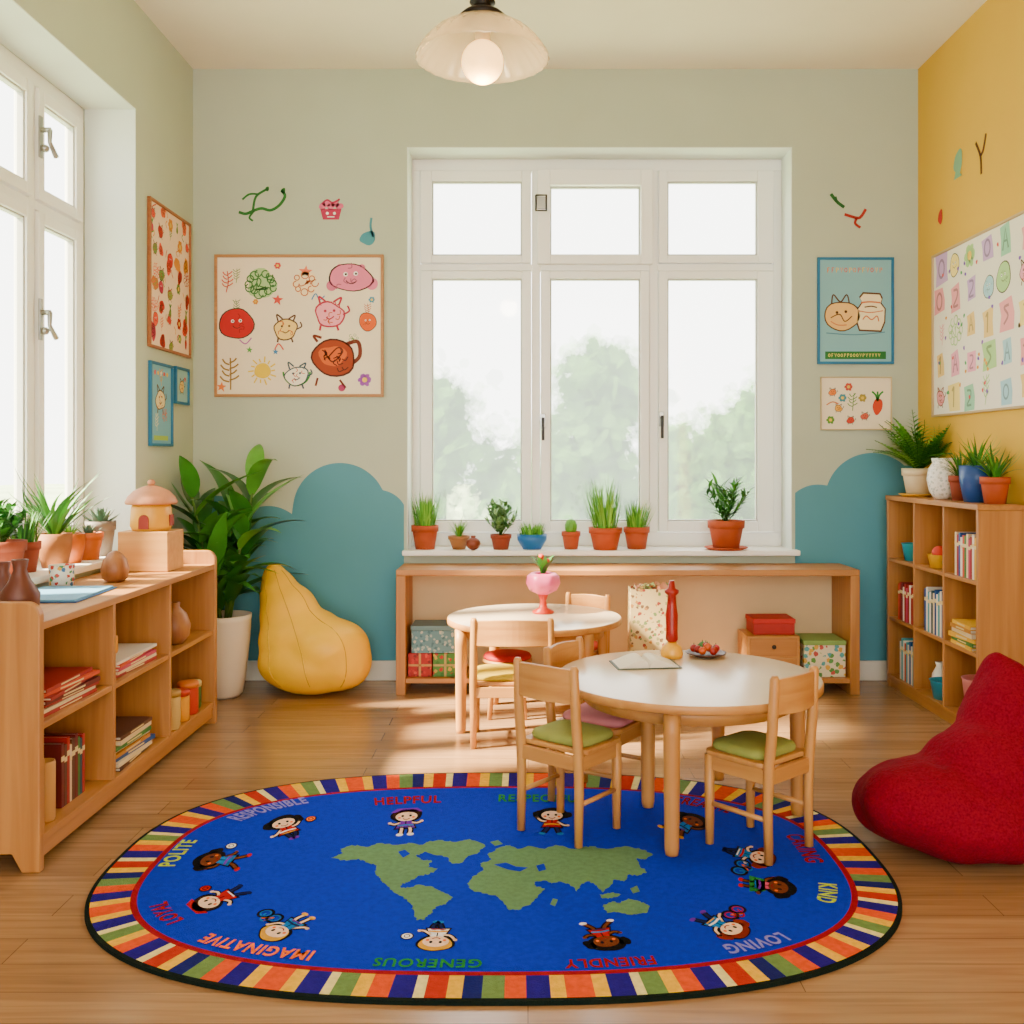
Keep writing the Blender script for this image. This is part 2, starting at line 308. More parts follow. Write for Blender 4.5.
# ---------------------------------------------------------------- text
def text_geo(s,size):
    cu=bpy.data.curves.new('t','FONT'); cu.body=s; cu.size=size; cu.align_x='CENTER'; cu.align_y='CENTER'; cu.offset=size*.03; cu.resolution_u=3; cu.space_character=1.12
    o=bpy.data.objects.new('t',cu); scene.collection.objects.link(o); dg=bpy.context.evaluated_depsgraph_get()
    me=bpy.data.meshes.new_from_object(o.evaluated_get(dg)); vs=[tuple(v.co) for v in me.vertices]; fs=[tuple(p.vertices) for p in me.polygons]
    bpy.data.objects.remove(o); bpy.data.curves.remove(cu); bpy.data.meshes.remove(me); return vs,fs
class Flat:
    def __init__(s,mb,fn,z0=0,dz=.0006): s.mb=mb;s.fn=fn;s.z=z0;s.dz=dz
    def up(s): s.z+=s.dz
    def poly(s,pts,m,z=None):
        z=s.z if z is None else z
        s.mb.add([s.fn(p[0],p[1],z) for p in pts],[tuple(range(len(pts)))],m)
    def disc(s,x,y,r,m,ry=None,n=18,a=0,z=None):
        ry=ry or r; ca,sa=math.cos(a),math.sin(a)
        s.poly([(x+r*math.cos(2*pi*k/n)*ca-ry*math.sin(2*pi*k/n)*sa,y+r*math.cos(2*pi*k/n)*sa+ry*math.sin(2*pi*k/n)*ca) for k in range(n)],m,z)
    def blob(s,x,y,r,m,ry=None,seed=0,n=22,j=.12):
        ry=ry or r; rr=random.Random(seed); p=[rr.uniform(0,6.28) for _ in range(3)]
        f=lambda a:1+j*math.sin(2*a+p[0])+j*.7*math.sin(3*a+p[1])+j*.4*math.sin(5*a+p[2])
        s.poly([(x+r*f(a)*math.cos(a),y+ry*f(a)*math.sin(a)) for a in [2*pi*k/n for k in range(n)]],m)
    def stroke(s,pts,w,m,z=None):
        z=s.z if z is None else z
        n=len(pts); vs=[]
        for j in range(n):
            a=pts[max(j-1,0)]; b=pts[min(j+1,n-1)]; dx,dy=b[0]-a[0],b[1]-a[1]; L=math.hypot(dx,dy) or 1
            nx,ny=-dy/L*w/2,dx/L*w/2; vs+=[s.fn(pts[j][0]+nx,pts[j][1]+ny,z),s.fn(pts[j][0]-nx,pts[j][1]-ny,z)]
        s.mb.add(vs,[(2*j,2*j+1,2*j+3,2*j+2) for j in range(n-1)],m)
    def smooth(s,pts,w,m,sub=6):
        P=[pts[0]]+list(pts)+[pts[-1]]; o=[]
        for i in range(1,len(P)-2):
            for k in range(sub):
                t=k/sub; o.append(tuple(.5*((2*P[i][c])+(-P[i-1][c]+P[i+1][c])*t+(2*P[i-1][c]-5*P[i][c]+4*P[i+1][c]-P[i+2][c])*t*t+(-P[i-1][c]+3*P[i][c]-3*P[i+1][c]+P[i+2][c])*t**3) for c in (0,1)))
        o.append(pts[-1]); s.stroke(o,w,m)
    def ring(s,x,y,r,w,m,ry=None,n=20,a=0,a0=0,a1=2*pi):
        ry=ry or r; ca,sa=math.cos(a),math.sin(a)
        s.stroke([(x+r*math.cos(q)*ca-ry*math.sin(q)*sa,y+r*math.cos(q)*sa+ry*math.sin(q)*ca) for q in [a0+(a1-a0)*k/n for k in range(n+1)]],w,m)
# ---------------------------------------------------------------- rug
def carpet(c): return mat(c,.95,.12,60,.5,260,spec=.1)
RCX,RCY,RA,RBb,RN=-.095,3.11,1.178,.83,2.6
def sup(t,a,b):
    c,s=math.cos(t),math.sin(t); e=2/RN
    return (RCX+a*math.copysign(abs(c)**e,c),RCY+b*math.copysign(abs(s)**e,s))
raw0=[sup(2*pi*k/6000,RA,RBb) for k in range(6000)]
c0=[0]
for k in range(6000):
    a=raw0[k];b=raw0[(k+1)%6000]; c0.append(c0[-1]+math.hypot(b[0]-a[0],b[1]-a[1]))
PER=c0[-1]
def at(s):
    s%=PER; k=min(5999,bisect.bisect_right(c0,s)-1); a=raw0[k];b=raw0[(k+1)%6000]; f=(s-c0[k])/max(1e-9,c0[k+1]-c0[k])
    return (a[0]+(b[0]-a[0])*f,a[1]+(b[1]-a[1])*f)
def nrm(s):
    a=at(s-.06);b=at(s+.06); dx,dy=b[0]-a[0],b[1]-a[1]; L=math.hypot(dx,dy); return (dy/L,-dx/L)
def inset(s,w): p=at(s);n=nrm(s); return (p[0]-n[0]*w,p[1]-n[1]*w)
rug=MB(); ZT=.011
def bw(s): ny=nrm(s)[1]; return .124+.0275*ny+.016*ny*ny
N=240
edge=carpet('#0c1812'); blue=carpet((.003,.023,.52)); redl=carpet('#90061a')
ss=[PER*k/N for k in range(N)]
def ringq(fa,fb,za,zb,m):
    vs=[(*fa(s),za) for s in ss]+[(*fb(s),zb) for s in ss]
    rug.add(vs,[(k,(k+1)%N,(k+1)%N+N,k+N) for k in range(N)],m)
ringq(at,at,0.0005,ZT,edge); ringq(at,lambda s:inset(s,.012),ZT,ZT+.001,edge)
ringq(lambda s:inset(s,bw(s)),lambda s:inset(s,bw(s)+.018),ZT+.001,ZT+.001,redl)
rug.add([(*inset(s,bw(s)+.018),ZT+.001) for s in ss],[tuple(range(N))],blue)
scol={'o':carpet('#dc4a0a'),'p':carpet('#200c80'),'y':carpet('#ecb414'),'g':carpet('#66844a'),'c':carpet('#e8d890'),'r':carpet('#b4280e'),'n':carpet('#141a68')}
seq=[('o',.066),('y',.036),('p',.06),('c',.024),('g',.05),('y',.036),('o',.05),('p',.056),('c',.026),('r',.05),('y',.036),('n',.045),('g',.052),('o',.05),('p',.056),('y',.036)]
tot=sum(w for _,w in seq); reps=round(PER/tot); sc=PER/(tot*reps); s=0
for q in range(reps):
    for c,w in seq:
        w*=sc; nseg=2
        vs=[];
        for k in range(nseg+1):
            u=s+w*k/nseg; vs+=[(*inset(u,.012),ZT+.001),(*inset(u,bw(u)),ZT+.001)]
        rug.add(vs,[(0,1,3,2),(2,3,5,4)],scol[c]); s+=w
mapg=carpet('#5f8660')
def fp(l,z,m=None):
    rug.add([(*floor_pt(*p),z) for p in l],[tuple(range(len(l)))],m or mapg)
def rough_poly(l,sub=6,amp=1.2):
    rr=random.Random(len(l)*31); o=[]
    for a,b in zip(l,l[1:]+l[:1]):
        for k in range(sub):
            f=k/sub; j=0 if k==0 else amp; o.append((a[0]+(b[0]-a[0])*f+rr.uniform(-j,j)*1.1,a[1]+(b[1]-a[1])*f+rr.uniform(-j,j)*.6))
    return o
ZM=ZT+.002
NA=[(331,862),(343,857),(340,853),(352,849),(366,851),(380,847),(396,849),(410,847),(424,849),(440,852),(432,858),(424,856),(416,860),(422,864),(432,865),(428,871),(438,873),(430,878),(420,880),(413,884),(405,887),(400,891),(404,896),(416,899),(408,903),(396,898),(386,889),(379,882),(375,876),(377,870),(368,867),(358,863),(346,865)]
GR=[(420,851),(426,846),(440,844),(455,846),(470,843),(485,849),(480,856),(468,860),(462,867),(452,868),(446,861),(434,859)]
SA=[(398,893),(410,892),(420,889),(432,891),(441,896),(453,902),(446,909),(437,911),(431,918),(425,924),(416,925),(414,918),(411,909),(401,900)]
EU=[(484,874),(480,868),(491,864),(488,858),(498,852),(510,849),(518,853),(530,850),(545,853),(556,849),(575,853),(590,850),(606,853),(625,850),(645,854),(653,859),(644,864),(636,863),(640,870),(647,877),(638,880),(628,879),(624,886),(614,884),(610,891),(603,897),(597,890),(590,886),(582,888),(577,896),(570,889),(560,886),(552,888),(545,885),(532,886),(520,885),(508,882),(500,877)]
AF=[(467,888),(474,880),(486,872),(500,874),(512,878),(524,880),(532,884),(536,891),(545,893),(538,901),(531,909),(518,915),(508,914),(503,906),(496,900),(482,898),(471,894)]
AU=[(603,910),(612,906),(620,908),(628,903),(640,906),(650,911),(646,918),(632,920),(618,917),(607,918)]
IS=[(600,899),(612,897),(622,899),(612,903),(602,903)]
for i,l in enumerate((NA,GR,SA,EU,AF,AU,IS)): fp(rough_poly(l),ZM+.00005*i)
for l in ([(490,846),(498,844),(503,848),(495,850)],[(553,903),(558,904),(555,911),(550,909)],[(630,893),(637,890),(640,896),(633,898)]): fp(l,ZM)
fp([(494,869),(506,867),(516,871),(528,872),(520,876),(508,874)],ZM+.0006,blue); fp([(536,870),(544,868),(546,874),(539,876)],ZM+.0006,blue); fp([(398,856),(405,854),(410,858),(403,862)],ZM+.0006,blue)
def nearest(x,y):
    best=min(range(0,6000,10),key=lambda k:(raw0[k][0]-x)**2+(raw0[k][1]-y)**2)
    return c0[best],math.hypot(raw0[best][0]-x,raw0[best][1]-y)
tcol={'r':carpet('#8c0408'),'g':carpet('#1c7a34'),'l':carpet('#8480d8'),'o':carpet('#f06808'),'y':carpet('#a8c410')}
words=[('RESPONSIBLE',266,812,'l',.385,.072),('HELPFUL',407,804,'r',.26,.080),('RESPECTFUL',543,802,'g',.31,.080),('CREATIVE',705,808,'r',.30,.078),('CARING',804,851,'r',.24,.058),('KIND',828,898,'y',.17,.052),('LOVING',757,949,'l',.20,.05),('FRIENDLY',612,969,'r',.22,.043),('GENEROUS',430,969,'g',.255,.043),('IMAGINATIVE',253,954,'o',.34,.05),('LOYAL',164,918,'r',.195,.050),('POLITE',171,856,'y',.21,.052)]
for w,px,py,c,wd,ht in words:
    x,y=floor_pt(px,py); s0,ins=nearest(x,y); ins=max(ins,bw(s0)+.018+.008+ht/2); vs,fs=text_geo(w,1)
    ux=[v[0] for v in vs]; vy=[v[1] for v in vs]; ua,ub=min(ux),max(ux); va,vb=min(vy),max(vy)
    out=[]
    for (u,v,_) in vs:
        s1=s0-(u-(ua+ub)/2)/(ub-ua)*wd*1.1; nn=nrm(s1); p=at(s1); k=ins-((v-va)/(vb-va)-.5)*ht; out.append((p[0]-nn[0]*k,p[1]-nn[1]*k,ZT+.0034))
    rug.add(out,fs,tcol[c])
skin=[carpet('#f4ccb0'),carpet('#6a3418'),carpet('#e2b088')]
hairs=[carpet('#080606'),carpet('#341408'),carpet('#d09820'),carpet('#7a2008')]
shirts=[carpet('#b0080c'),carpet('#6820a8'),carpet('#ece8f4'),carpet('#1070c0'),carpet('#e0a008'),carpet('#0c1850'),carpet('#d84878')]
blk=carpet('#06060e')
kids=[(286,831,0,0,0),(406,825,0,1,1),(552,824,0,0,0),(687,828,1,0,3),(750,859,0,3,3),(768,890,1,0,6),(722,930,0,3,3),(603,941,1,0,0),(437,941,0,2,2),(286,932,0,2,3),(219,903,0,1,0),(220,864,1,0,3)]
for i,(px,py,sk,hr,sh) in enumerate(kids):
    x,y=floor_pt(px,py); s0,_=nearest(x,y); nx,ny=nrm(s0); 
    far=max(0,(y-2.45)/1.1); k=.080+.01*far; fy=1.0+.58*far
    rot=[-.35,0,0,-.3,-.5,.1,.5,.15,0,-.4,.1,-.1][i]
    cr,sr=math.cos(rot),math.sin(rot); nx,ny=nx*cr-ny*sr,nx*sr+ny*cr
    fl=Flat(rug,lambda u,v,z,x=x,y=y,nx=nx,ny=ny,k=k,fy=fy:(x+(ny*u+nx*v)*k,y+(-nx*u+ny*v)*k*fy,z),ZT+.0016,.0003)
    S,Hh,C=skin[sk],hairs[hr],shirts[sh]; au=.3*((i%3)-1); lg=.18*((i%4)-1.5)
    def limbs(w,m1,m2):
        fl.smooth([(-.13,-.35),(-.17-lg*.4,-.62),(-.24-lg,-.85)],w,m1); fl.smooth([(.13,-.35),(.2,-.6),(.22+lg*.5,-.85)],w,m1)
        fl.smooth([(-.2,-.08),(-.42,-.18+au*.5),(-.58,-.1+au)],w*.85,m2); fl.smooth([(.2,-.08),(.42,-.15-au*.5),(.58,-.05-au)],w*.85,m2)
    limbs(.24,blk,blk); fl.poly([(-.24,.1),(.24,.1),(.44,-.54),(-.44,-.54)],blk); fl.blob(0,.42,.6,blk,.52,i,j=.04)
    fl.up(); limbs(.11,S if i%2 else shirts[5],S)
    fl.poly([(-.19,.08),(.19,.08),(.36,-.46),(-.36,-.46)],C); fl.disc(-.27-lg,-.9,.13,shirts[(i+1)%6],.09); fl.disc(.26+lg*.5,-.9,.13,shirts[(i+1)%6],.09); fl.blob(0,.46,.51,Hh,.44,i,j=.05)
    fl.disc(-.6,-.08+au,.07,S); fl.disc(.6,-.03-au,.07,S)
    if hr in(0,3): fl.blob(-.56,.42,.2,Hh,.26,i); fl.blob(.56,.42,.2,Hh,.26,i+5)
    if hr==1: fl.poly([(-.62,.66),(.62,.66),(.4,.95),(-.4,.95)],C)
    if i==5: fl.poly([(-.4,-.1),(.4,-.1),(.55,-.62),(-.55,-.62)],tcol['g'])
    fl.up(); fl.disc(0,.34,.42,S,.33); fl.smooth([(-.3,-.3),(0,-.26),(.3,-.3)],.08,shirts[(i+2)%6]); fl.smooth([(-.24,-.42),(.24,-.42)],.05,shirts[(i+4)%6]); fl.stroke([(0,.05),(0,-.2)],.04,blk); fl.up()
    fl.disc(-.15,.38,.055,blk,.075); fl.disc(.15,.38,.055,blk,.075); fl.ring(0,.26,.14,.045,tcol['r'],a0=pi*1.15,a1=pi*1.85,n=8); fl.disc(-.27,.26,.06,tcol['o']); fl.disc(.27,.26,.06,tcol['o'])
    fl.up()
    if i in (0,4,6,9,10,11,8): 
        c2={0:tcol['o'],4:shirts[3],6:shirts[0],9:shirts[3],10:shirts[0],11:shirts[2],8:shirts[2]}[i]
        if i in(4,9,6):
            sg=-1 if i==6 else 1
            for dx in (.75*sg,1.25*sg):
                fl.ring(dx,-.1,.26,.09,blk,n=14); fl.ring(dx,-.1,.18,.04,c2,n=12)
            fl.smooth([(.75*sg,-.1),(.9*sg,.25),(1.1*sg,.2),(1.25*sg,-.1)],.06,c2); fl.smooth([(.9*sg,.25),(.8*sg,-.1),(1.1*sg,.2)],.05,tcol['o'])
        else:
            fl.disc(.95,.05,.22,blk); fl.up(); fl.disc(.95,.05,.17,c2); fl.up(); fl.ring(.95,.05,.09,.035,blk,n=10)
tag(rug.obj('rug',fixn=False),'oval blue carpet with striped border, green world map, children and words','rug')
# ---------------------------------------------------------------- furniture
RZ=.0148
def chair(x,y,z,facing,w,dp,h,sh,cushcol,label,group='small wooden chairs at the round tables'):
    ang=math.atan2(facing[1],facing[0])-pi/2
    e=thing('child_chair',(x,y,z),label,'chair',ang,group)
    hw=w/2
    for sx in (-1,1):
        m=MB(); m.tube([(sx*hw,0,0),(sx*hw,.004,sh*.6),(sx*hw,0,sh),(sx*hw*.99,-.012,sh+.12),(sx*hw*.98,-.02,h-.012),(sx*hw*.98,-.021,h)],[.0135,.0155,.017,.0165,.015,.010],beech,12); m.obj('leg',e)
        m=MB(); m.tube([(sx*hw,dp,0),(sx*hw,dp,sh*.5),(sx*hw,dp,sh-.004)],[.0135,.0155,.017],beech,12); m.obj('leg',e)
    def rr(a,b,c,d_,r): 
        o=[]
        for (cx,cy,a0) in ((b-r,d_-r,0),(a+r,d_-r,pi/2),(a+r,c+r,pi),(b-r,c+r,1.5*pi)):
            o+=[(cx+r*math.cos(a0+pi/2*k/6),cy+r*math.sin(a0+pi/2*k/6)) for k in range(7)]
        return o
    m=MB(); m.prism(rr(-hw-.014,hw+.014,.012,dp+.018,.03),sh-.004,sh+.012,'xy',beechx)
    m.obj('seat',e,bevel=.004)
    m=MB(); m.box(-hw,hw,dp-.009,dp+.009,sh-.05,sh-.005,beechx); m.box(-hw,hw,-.009,.009,sh-.05,sh-.005,beechx)
    m.box(-hw-.008,-hw+.008,0,dp,sh-.05,sh-.005,beechy); m.box(hw-.008,hw+.008,0,dp,sh-.05,sh-.005,beechy); m.obj('seat_rail',e,bevel=.002)
    cm=mat(cushcol,.8,.06,20,.15,300)
    m=MB(); o=rr(-hw+.0,hw-.0,.026,dp+.012,.05)
    def sc_(o,f): 
        cx=0;cy=dp/2+.018; return [(cx+(p[0]-cx)*f,cy+(p[1]-cy)*f) for p in o]
    levels=[(.95,.0125),(1,.018),(1.01,.026),(.97,.035),(.85,.041),(.5,.044)]
    vs=[];fs=[];L=len(o)
    for f,zz in levels: vs+=[(p[0],p[1],sh+zz) for p in sc_(o,f)]
    for j in range(len(levels)-1): fs+=[(j*L+k,j*L+(k+1)%L,(j+1)*L+(k+1)%L,(j+1)*L+k) for k in range(L)]
    fs.append(tuple(range((len(levels)-1)*L,len(levels)*L))); fs.append(tuple(range(L)))
    m.add(vs,fs,cm,True); c=m.obj('cushion',e); c['label']='padded seat cushion'
    m=MB(); vs=[];fs=[];n=12; bh=.108; z1=h-.012
    for k in range(n+1):
        t=k/n; xx=(-hw+.006)+(w-.012)*t; yy=-.018-.022*math.sin(pi*t)
        for (dy,zz) in ((-.007,z1-bh),(.007,z1-bh),(.006,z1+.006*math.sin(pi*t)),(-.008,z1+.006*math.sin(pi*t))): vs.append((xx,yy+dy,zz))
    for k in range(n): 
        a=k*4; fs+=[(a+q,a+(q+1)%4,a+4+(q+1)%4,a+4+q) for q in range(4)]
    fs+=[(0,1,2,3),(n*4+3,n*4+2,n*4+1,n*4)]
    m.add(vs,fs,beechx); m.obj('backrest',e,bevel=.003)
    for sx in (-1,1):
        m=MB(); m.tube([(sx*hw,0,sh*.45),(sx*hw,dp,sh*.45)],.008,beechy); m.obj('stretcher',e)
    return e
def chair2(P1,P2,dp,z,h,sh,c,label):
    dx,dy=P2[0]-P1[0],P2[1]-P1[1]; w=math.hypot(dx,dy); f=(-dy/w,dx/w); m=((P1[0]+P2[0])/2,(P1[1]+P2[1])/2)
    return chair(m[0],m[1],z,f,w,dp,h,sh,c,label)
greenc='#8a9240'
chair2((-.235,4.30),(.10,4.30),.27,0,.565,.27,'#c8a808','small beech chair with yellow cushion pushed against round table')
chair2((-.023,3.325),(.160,3.175),.215,RZ,.575,.29,greenc,'small beech chair with green cushion, back turned, at round table')
chair2((.732,3.04),(.895,3.185),.225,RZ,.575,.29,greenc,'small beech chair with green cushion angled towards round table')
chair2((.215,3.82),(.085,3.61),.26,RZ,.55,.28,'#c87880','small beech chair with pink cushion beside open book table')
chair2((.40,5.10),(.2,5.2),.22,0,.55,.28,'#c8402c','small beech chair behind round table by the bench')
e=thing('stool',(-.1,4.86,0),'small round stool with red cushion under the round table','stool')
for k in range(4):
    a=pi/4+k*pi/2; m=MB(); m.tube([(.12*math.cos(a),.12*math.sin(a),0),(.095*math.cos(a),.095*math.sin(a),.265)],[.011,.014],beech); m.obj('leg',e)
m=MB(); m.lathe([(.118,0),(.122,.008),(.118,.016)],beechx,28,(0,0,.262),cap1=True); m.obj('seat',e)
m=MB(); m.lathe([(.112,0),(.118,.01),(.11,.022),(.07,.028)],mat('#b81008',.7),28,(0,0,.2785),cap1=True); o=m.obj('cushion',e); o['label']='red round cushion'
topw=mat('#dcc6a8',.2,.02,6)
def table(x,y,z,r,h,legs,label):
    e=thing('round_table',(x,y,z),label,'table')
    m=MB(); m.lathe([(r-.006,h-.03),(r,h-.026),(r,h-.006),(r-.004,h-.001)],beechx,72,cap0=True); m.lathe([(r-.004,h-.001),(r-.008,h)],topw,72,cap0=False,cap1=True); m.obj('table_top',e)
    m=MB(); rr=r*.80; m.lathe([(rr-.02,h-.085),(rr,h-.085),(rr,h-.031),(rr-.02,h-.031)],beechx,56,cap0=False); m.obj('apron',e)
    for (lx,ly) in legs:
        m=MB(); m.lathe([(.020,0),(.023,.02),(.027,h-.1),(.028,h-.031)],beech,18,(lx,ly,0),cap1=True); m.obj('leg',e)
table(.56,3.5,RZ,.457,.478,[(-.112,-.385),(-.135,.045),(.17,.34),(.375,-.03)],'round white-topped beech table with open book and toys on it')
table(.03,4.75,0,.413,.50,[(-.335,-.20),(.235,-.315),(.34,.2),(-.2,.33)],'round white-topped beech table with pink flower goblet')
# ---- left cubby unit
def rounded_panel(w,h):
    p=[(0,0),(.055,0),(.085,.055),(w-.085,.055),(w-.055,0),(w,0)]
    r=.045
    p+=[(w-r+r*math.cos(a),h-r+r*math.sin(a)) for a in [pi/2*k/8 for k in range(9)]]
    p+=[(0,h)]
    return p
LX=XL+.018; LF=-1.47; ld=LF-LX
e=thing('low_bookcase',(LX,3.01,0),'long low honey-wood cubby bookcase under the side window','bookcase')
for yy in (0,1.69):
    m=MB(); m.prism(rounded_panel(ld,.815),yy,yy+.03,'xz',shelfz); m.obj('side_panel',e,bevel=.004)
m=MB(); m.box(0,ld-.004,.03,1.69,.727,.752,shelfy); m.obj('top_panel',e,bevel=.003)
m=MB(); m.box(.012,ld-.01,.03,1.69,.075,.10,shelfy); m.box(ld-.035,ld-.015,.03,1.69,.03,.075,shelfy); m.obj('bottom_board',e,bevel=.002)
m=MB(); m.box(0,.01,.03,1.69,.1,.727,shelfin); m.obj('back_panel',e)
for yy in (.555,1.115):
    m=MB(); m.box(.012,ld-.008,yy,yy+.022,.10,.727,shelfz); m.obj('divider',e,bevel=.002)
for a,b in ((.03,.555),(.577,1.115),(1.137,1.69)):
    m=MB(); m.box(.012,ld-.012,a,b,.42,.44,shelfy); m.obj('shelf_board',e,bevel=.002)
# ---- bench under window
e=thing('bench_shelf',(-.696,5.27,0),'long low open wooden shelf unit beneath the window','shelf')
bwid=2.446; bd=.338
m=MB(); m.box(0,bwid,0,bd,.628,.66,shelfx); m.obj('top_panel',e,bevel=.004)
for x0 in (0,bwid-.05):
    m=MB(); m.box(x0,x0+.05,0,bd,0,.628,shelfz); m.obj('side_panel',e,bevel=.004)
m=MB(); m.box(.05,bwid-.05,.01,bd,.06,.085,shelfx); m.obj('bottom_board',e,bevel=.003)
m=MB(); m.box(.05,bwid-.05,bd-.012,bd-.002,.085,.628,mat('#d4ba8c',.7,.04,4)); m.obj('back_panel',e)
# ---- right cubby unit
RX=1.972; ry0,ry1=4.38,5.50
rdp=XR-.018-RX
e=thing('tall_bookcase',(RX,ry0,0),'honey-wood cubby bookcase standing against the yellow wall','bookcase')
L=ry1-ry0
for yy in (0,L-.025):
    m=MB(); m.box(0,rdp,yy,yy+.025,0,1.02,shelfz); m.obj('side_panel',e,bevel=.003)
m=MB(); m.box(-.006,rdp,-.004,L+.004,1.02,1.045,shelfy); m.obj('top_panel',e,bevel=.004)
m=MB(); m.box(0.004,rdp,.025,L-.025,.05,.07,shelfy); m.box(.012,.03,.025,L-.025,0,.05,shelfy); m.obj('bottom_board',e,bevel=.002)
m=MB(); m.box(rdp-.01,rdp,.025,L-.025,.07,1.02,shelfin); m.obj('back_panel',e)
cw=(L-.05-.036)/3
ds=[.025+cw,.025+2*cw+.018]
for yy in ds:
    m=MB(); m.box(.003,rdp-.01,yy,yy+.018,.07,1.02,shelfz); m.obj('divider',e,bevel=.002)
for c0_ in (.025,ds[0]+.018,ds[1]+.018):
    for zz in (.385,.705):
        m=MB(); m.box(.005,rdp-.01,c0_,c0_+cw,zz-.018,zz,shelfy); m.obj('shelf_board',e,bevel=.002)
# ---------------------------------------------------------------- bean bags
def beanbag(name,parts,m,label,disp,noise,it=14,seams=None,seamm=None):
    mb=MB()
    c0=parts[0][0]
    for c,r,*ro in parts:
        rt=Euler(ro[0]).to_matrix() if ro else None
        mb.ell((c[0]-c0[0],c[1]-c0[1],c[2]),r,m,32,20,rt)
    o=mb.obj(name,loc=(c0[0],c0[1],0),fixn=False)
    a=o.modifiers.new('r','REMESH'); a.mode='VOXEL'; a.voxel_size=.011; a.use_smooth_shade=True
    s=o.modifiers.new('s','SMOOTH'); s.factor=.8; s.iterations=it
    tx=bpy.data.textures.new('bb','CLOUDS'); tx.noise_scale=noise; tx.noise_depth=1
    d=o.modifiers.new('d','DISPLACE'); d.texture=tx; d.strength=disp; d.mid_level=.5
    s=o.modifiers.new('s2','SMOOTH'); s.factor=.7; s.iterations=4
    tag(o,label,'bean bag')
    if seams:
        dg=bpy.context.evaluated_depsgraph_get(); bv=BVHTree.FromObject(o,dg)
        axis,azs=seams
        for az in azs:
            pts=[]
            for k in range(29):
                t=k/28; 
                f=t*(len(axis)-1); i=min(int(f),len(axis)-2); u=f-i; c=Vector(axis[i]).lerp(Vector(axis[i+1]),u)-Vector((c0[0],c0[1],0))
                up=(-.35+1.35*t); dv=Vector((math.cos(az),math.sin(az),up*1.0)).normalized()
                h=bv.ray_cast(c+dv*.8,-dv)
                if h[0] is not None: pts.append(h[0])
            if len(pts)>4:
                mm=MB(); mm.tube([tuple(p) for p in pts],.0024,seamm,6); mm.obj('seam',o)
    return o
ym=mat((.90,.49,.0),.45,.02,5,.05,40,spec=.35)
ysm=mat('#c08806',.6)
rm=mat((.185,.0018,.013),.97,.25,150,.6,80,spec=.08)
beanbag('bean_bag',[((-1.15,5.31,.165),(.285,.225,.165)),((-1.20,5.33,.28),(.235,.19,.18)),((-1.275,5.36,.40),(.165,.15,.19)),((-1.335,5.385,.51),(.115,.11,.14)),((-1.37,5.40,.60),(.068,.07,.09)),((-1.06,5.28,.25),(.225,.20,.155)),((-1.0,5.28,.18),(.175,.18,.16))],ym,'yellow smooth bean bag with a tall peaked back by the wall',.022,.24,26,
    ([(-1.13,5.30,.14),(-1.17,5.32,.25),(-1.25,5.35,.38),(-1.32,5.38,.5),(-1.36,5.40,.6)],[-2.4,-1.5,-.7]),ysm)
beanbag('bean_bag',[((1.38,3.22,.14),(.335,.265,.145)),((1.25,3.14,.165),(.205,.19,.135)),((1.47,3.2,.25),(.20,.19,.16)),((1.555,3.27,.35),(.155,.15,.20),(0,.1,0)),((1.575,3.30,.47),(.10,.10,.13)),((1.555,3.31,.555),(.055,.055,.065)),((1.62,3.16,.2),(.18,.17,.17)),((1.38,3.08,.125),(.25,.15,.115))],rm,'crimson fleecy bean bag with a peaked back at rug edge',.035,.14,14)
